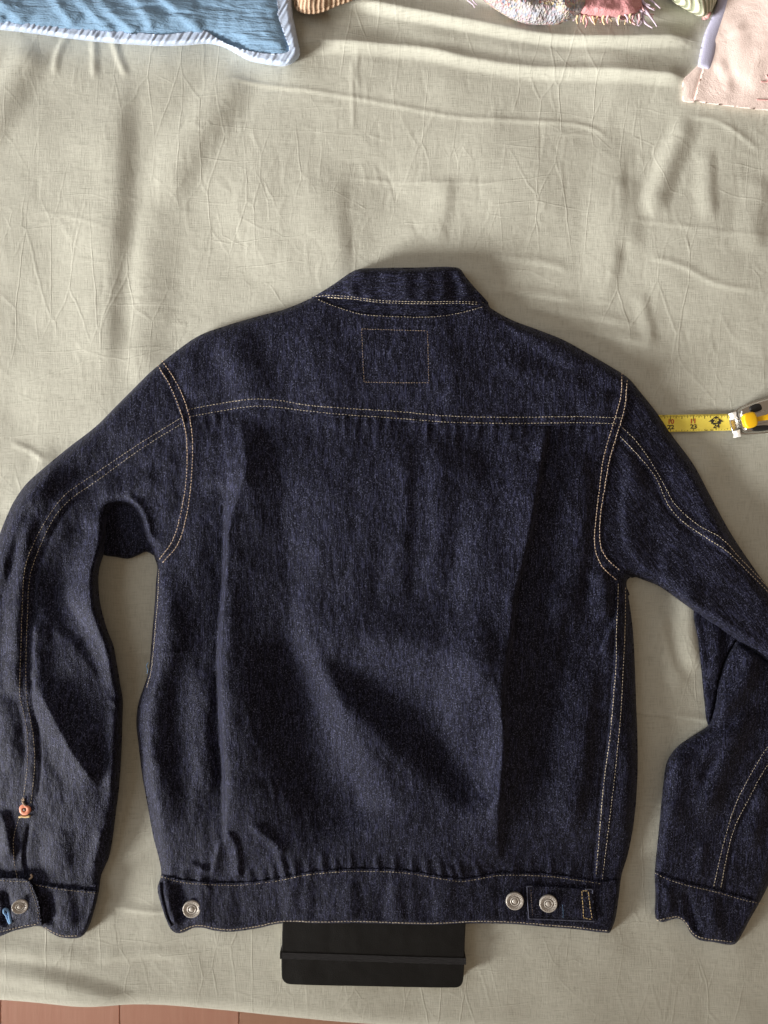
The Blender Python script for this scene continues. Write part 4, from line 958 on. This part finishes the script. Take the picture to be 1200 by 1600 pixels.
def cushion(name, label, pts, boxx, mat, h, seed):
    P = poly(pts, 6); t_ = thing(name, label, 'cushion', (0, 0, 0))
    r_ = Raster(boxx[0], boxx[1], boxx[2], boxx[3], 3); nz = r_.noise(24, .8)
    z = lambda u, v: SH.sample(u, v) + .006 + h*np.sqrt(np.clip(1-(1-np.clip(P(u, v)/40, 0, 1))**2, 0, 1)) + r_.sample(u, v, nz)*np.clip(P(u, v)/8, 0, 1)
    c = panel('cover', P, z, boxx, 2.6, low_sheet, mat, t_, 2)
    return t_, c, P, z
t1, c1, P1, z1 = cushion('striped_cushion', 'tan striped cushion tucked beside the blue quilt', [(454, -150), (459, -20), (461, 2), (464, 13), (472, 18.5), (490, 20.5), (508, 16), (526, 8), (550, 0), (590, -20), (620, -150)], (440, -170, 640, 30), M['tan_stripe'], .022, 1)
worm([(461, 2), (464, 12), (472, 17), (490, 18.5), (508, 14), (526, 6), (550, -2)], .0022, z1, 'piping', M['tan_stripe'], t1, 6, 0)
t2, c2, P2, z2 = cushion('striped_cushion', 'cream and green striped cushion corner beside the pink pillow', [(1030, -150), (1040, -20), (1052, 3), (1066, 12), (1082, 21), (1096, 27), (1106, 26), (1114, 14), (1122, -4), (1150, -150)], (1020, -170, 1160, 36), M['green_stripe'], .022, 2)
worm([(1098, 28), (1104, 26), (1109, 20)], [.0022, .003, .002], z2, 'red_trim', M['embroid'], t2, 6, 0)
tt = thing('throw_blanket', 'multicoloured woven throw with a pink fringed end', 'blanket', (0, 0, 0))
TH = [(700, -150), (748, -8), (764, 8), (782, 20), (802, 31), (826, 38), (852, 39), (872, 38), (888, 32), (902, 24), (915, 14), (920, 0), (915, -150)]
TR = Raster(690, -170, 1060, 50, 2.5); TR.ridge([(800, -20), (830, 10), (850, 36)], 20, 20, 4); TR.ridge([(880, -20), (884, 10), (880, 34)], 16, 16, 5); TR.Z += TR.noise(9, .35) + TR.noise(26, .6); tz = TR.Z.copy()
th = poly(TH, 6)
zth = lambda u, v: SH.sample(u, v) + .006 + .022*np.sqrt(np.clip(1-(1-np.clip(th(u, v)/22, 0, 1))**2, 0, 1)) + TR.sample(u, v, tz)*np.clip(th(u, v)/8, 0, 1)
panel('woven_body', th, zth, (690, -170, 930, 46), 2.2, low_sheet, M['weave'], tt, 2)
TP = [(890, -150), (900, 0), (905, 20), (920, 26), (945, 28), (968, 27), (988, 24), (1002, 14), (1006, 0), (1000, -150)]
tp = poly(TP, 6)
ztp = lambda u, v: SH.sample(u, v) + .005 + .015*np.sqrt(np.clip(1-(1-np.clip(tp(u, v)/18, 0, 1))**2, 0, 1)) + TR.sample(u, v, tz)*np.clip(tp(u, v)/8, 0, 1)
panel('pink_end', tp, ztp, (880, -170, 1015, 36), 2.2, low_sheet, M['pink_weave'], tt, 2)
for i in range(46):
    if i < 34: u = 902 + i*3.1 + rng.normal(0, 1.2); v = 25 + rng.normal(0, 2.5); a = rng.normal(1.5, .55)
    else: u = 1000 + rng.normal(0, 4); v = rng.uniform(-6, 20); a = rng.normal(.65, .3)
    l = rng.uniform(9, 15) if i < 34 else rng.uniform(16, 34); cv = rng.normal(0, 2)
    dx, dy = math.cos(a), math.sin(a); z0 = rng.uniform(.006, .014)
    worm([(u, v - 3), (u + dx*l*.5 - dy*cv, v + dy*l*.5 + dx*cv), (u + dx*l, v + dy*l)], [.0014, .0012, .0006], lambda uu, vv, z0=z0: SH.sample(uu, vv) + z0, 'tassel', M[('tassel_cream', 'tassel_pink', 'tassel_lilac')[int(rng.integers(3))] if i < 34 else ('tassel_pink', 'tassel_lilac')[i % 2]], tt, 5, 0)
for a in ([(730, 0), (738, 6), (742, 12)], [(737, -4), (741, 4), (746, 8)]): worm(a, [.001, .001, .0005], lambda u, v: SH.sample(u, v) + .012, 'tassel', M['tassel_lilac'], tt, 5, 0)
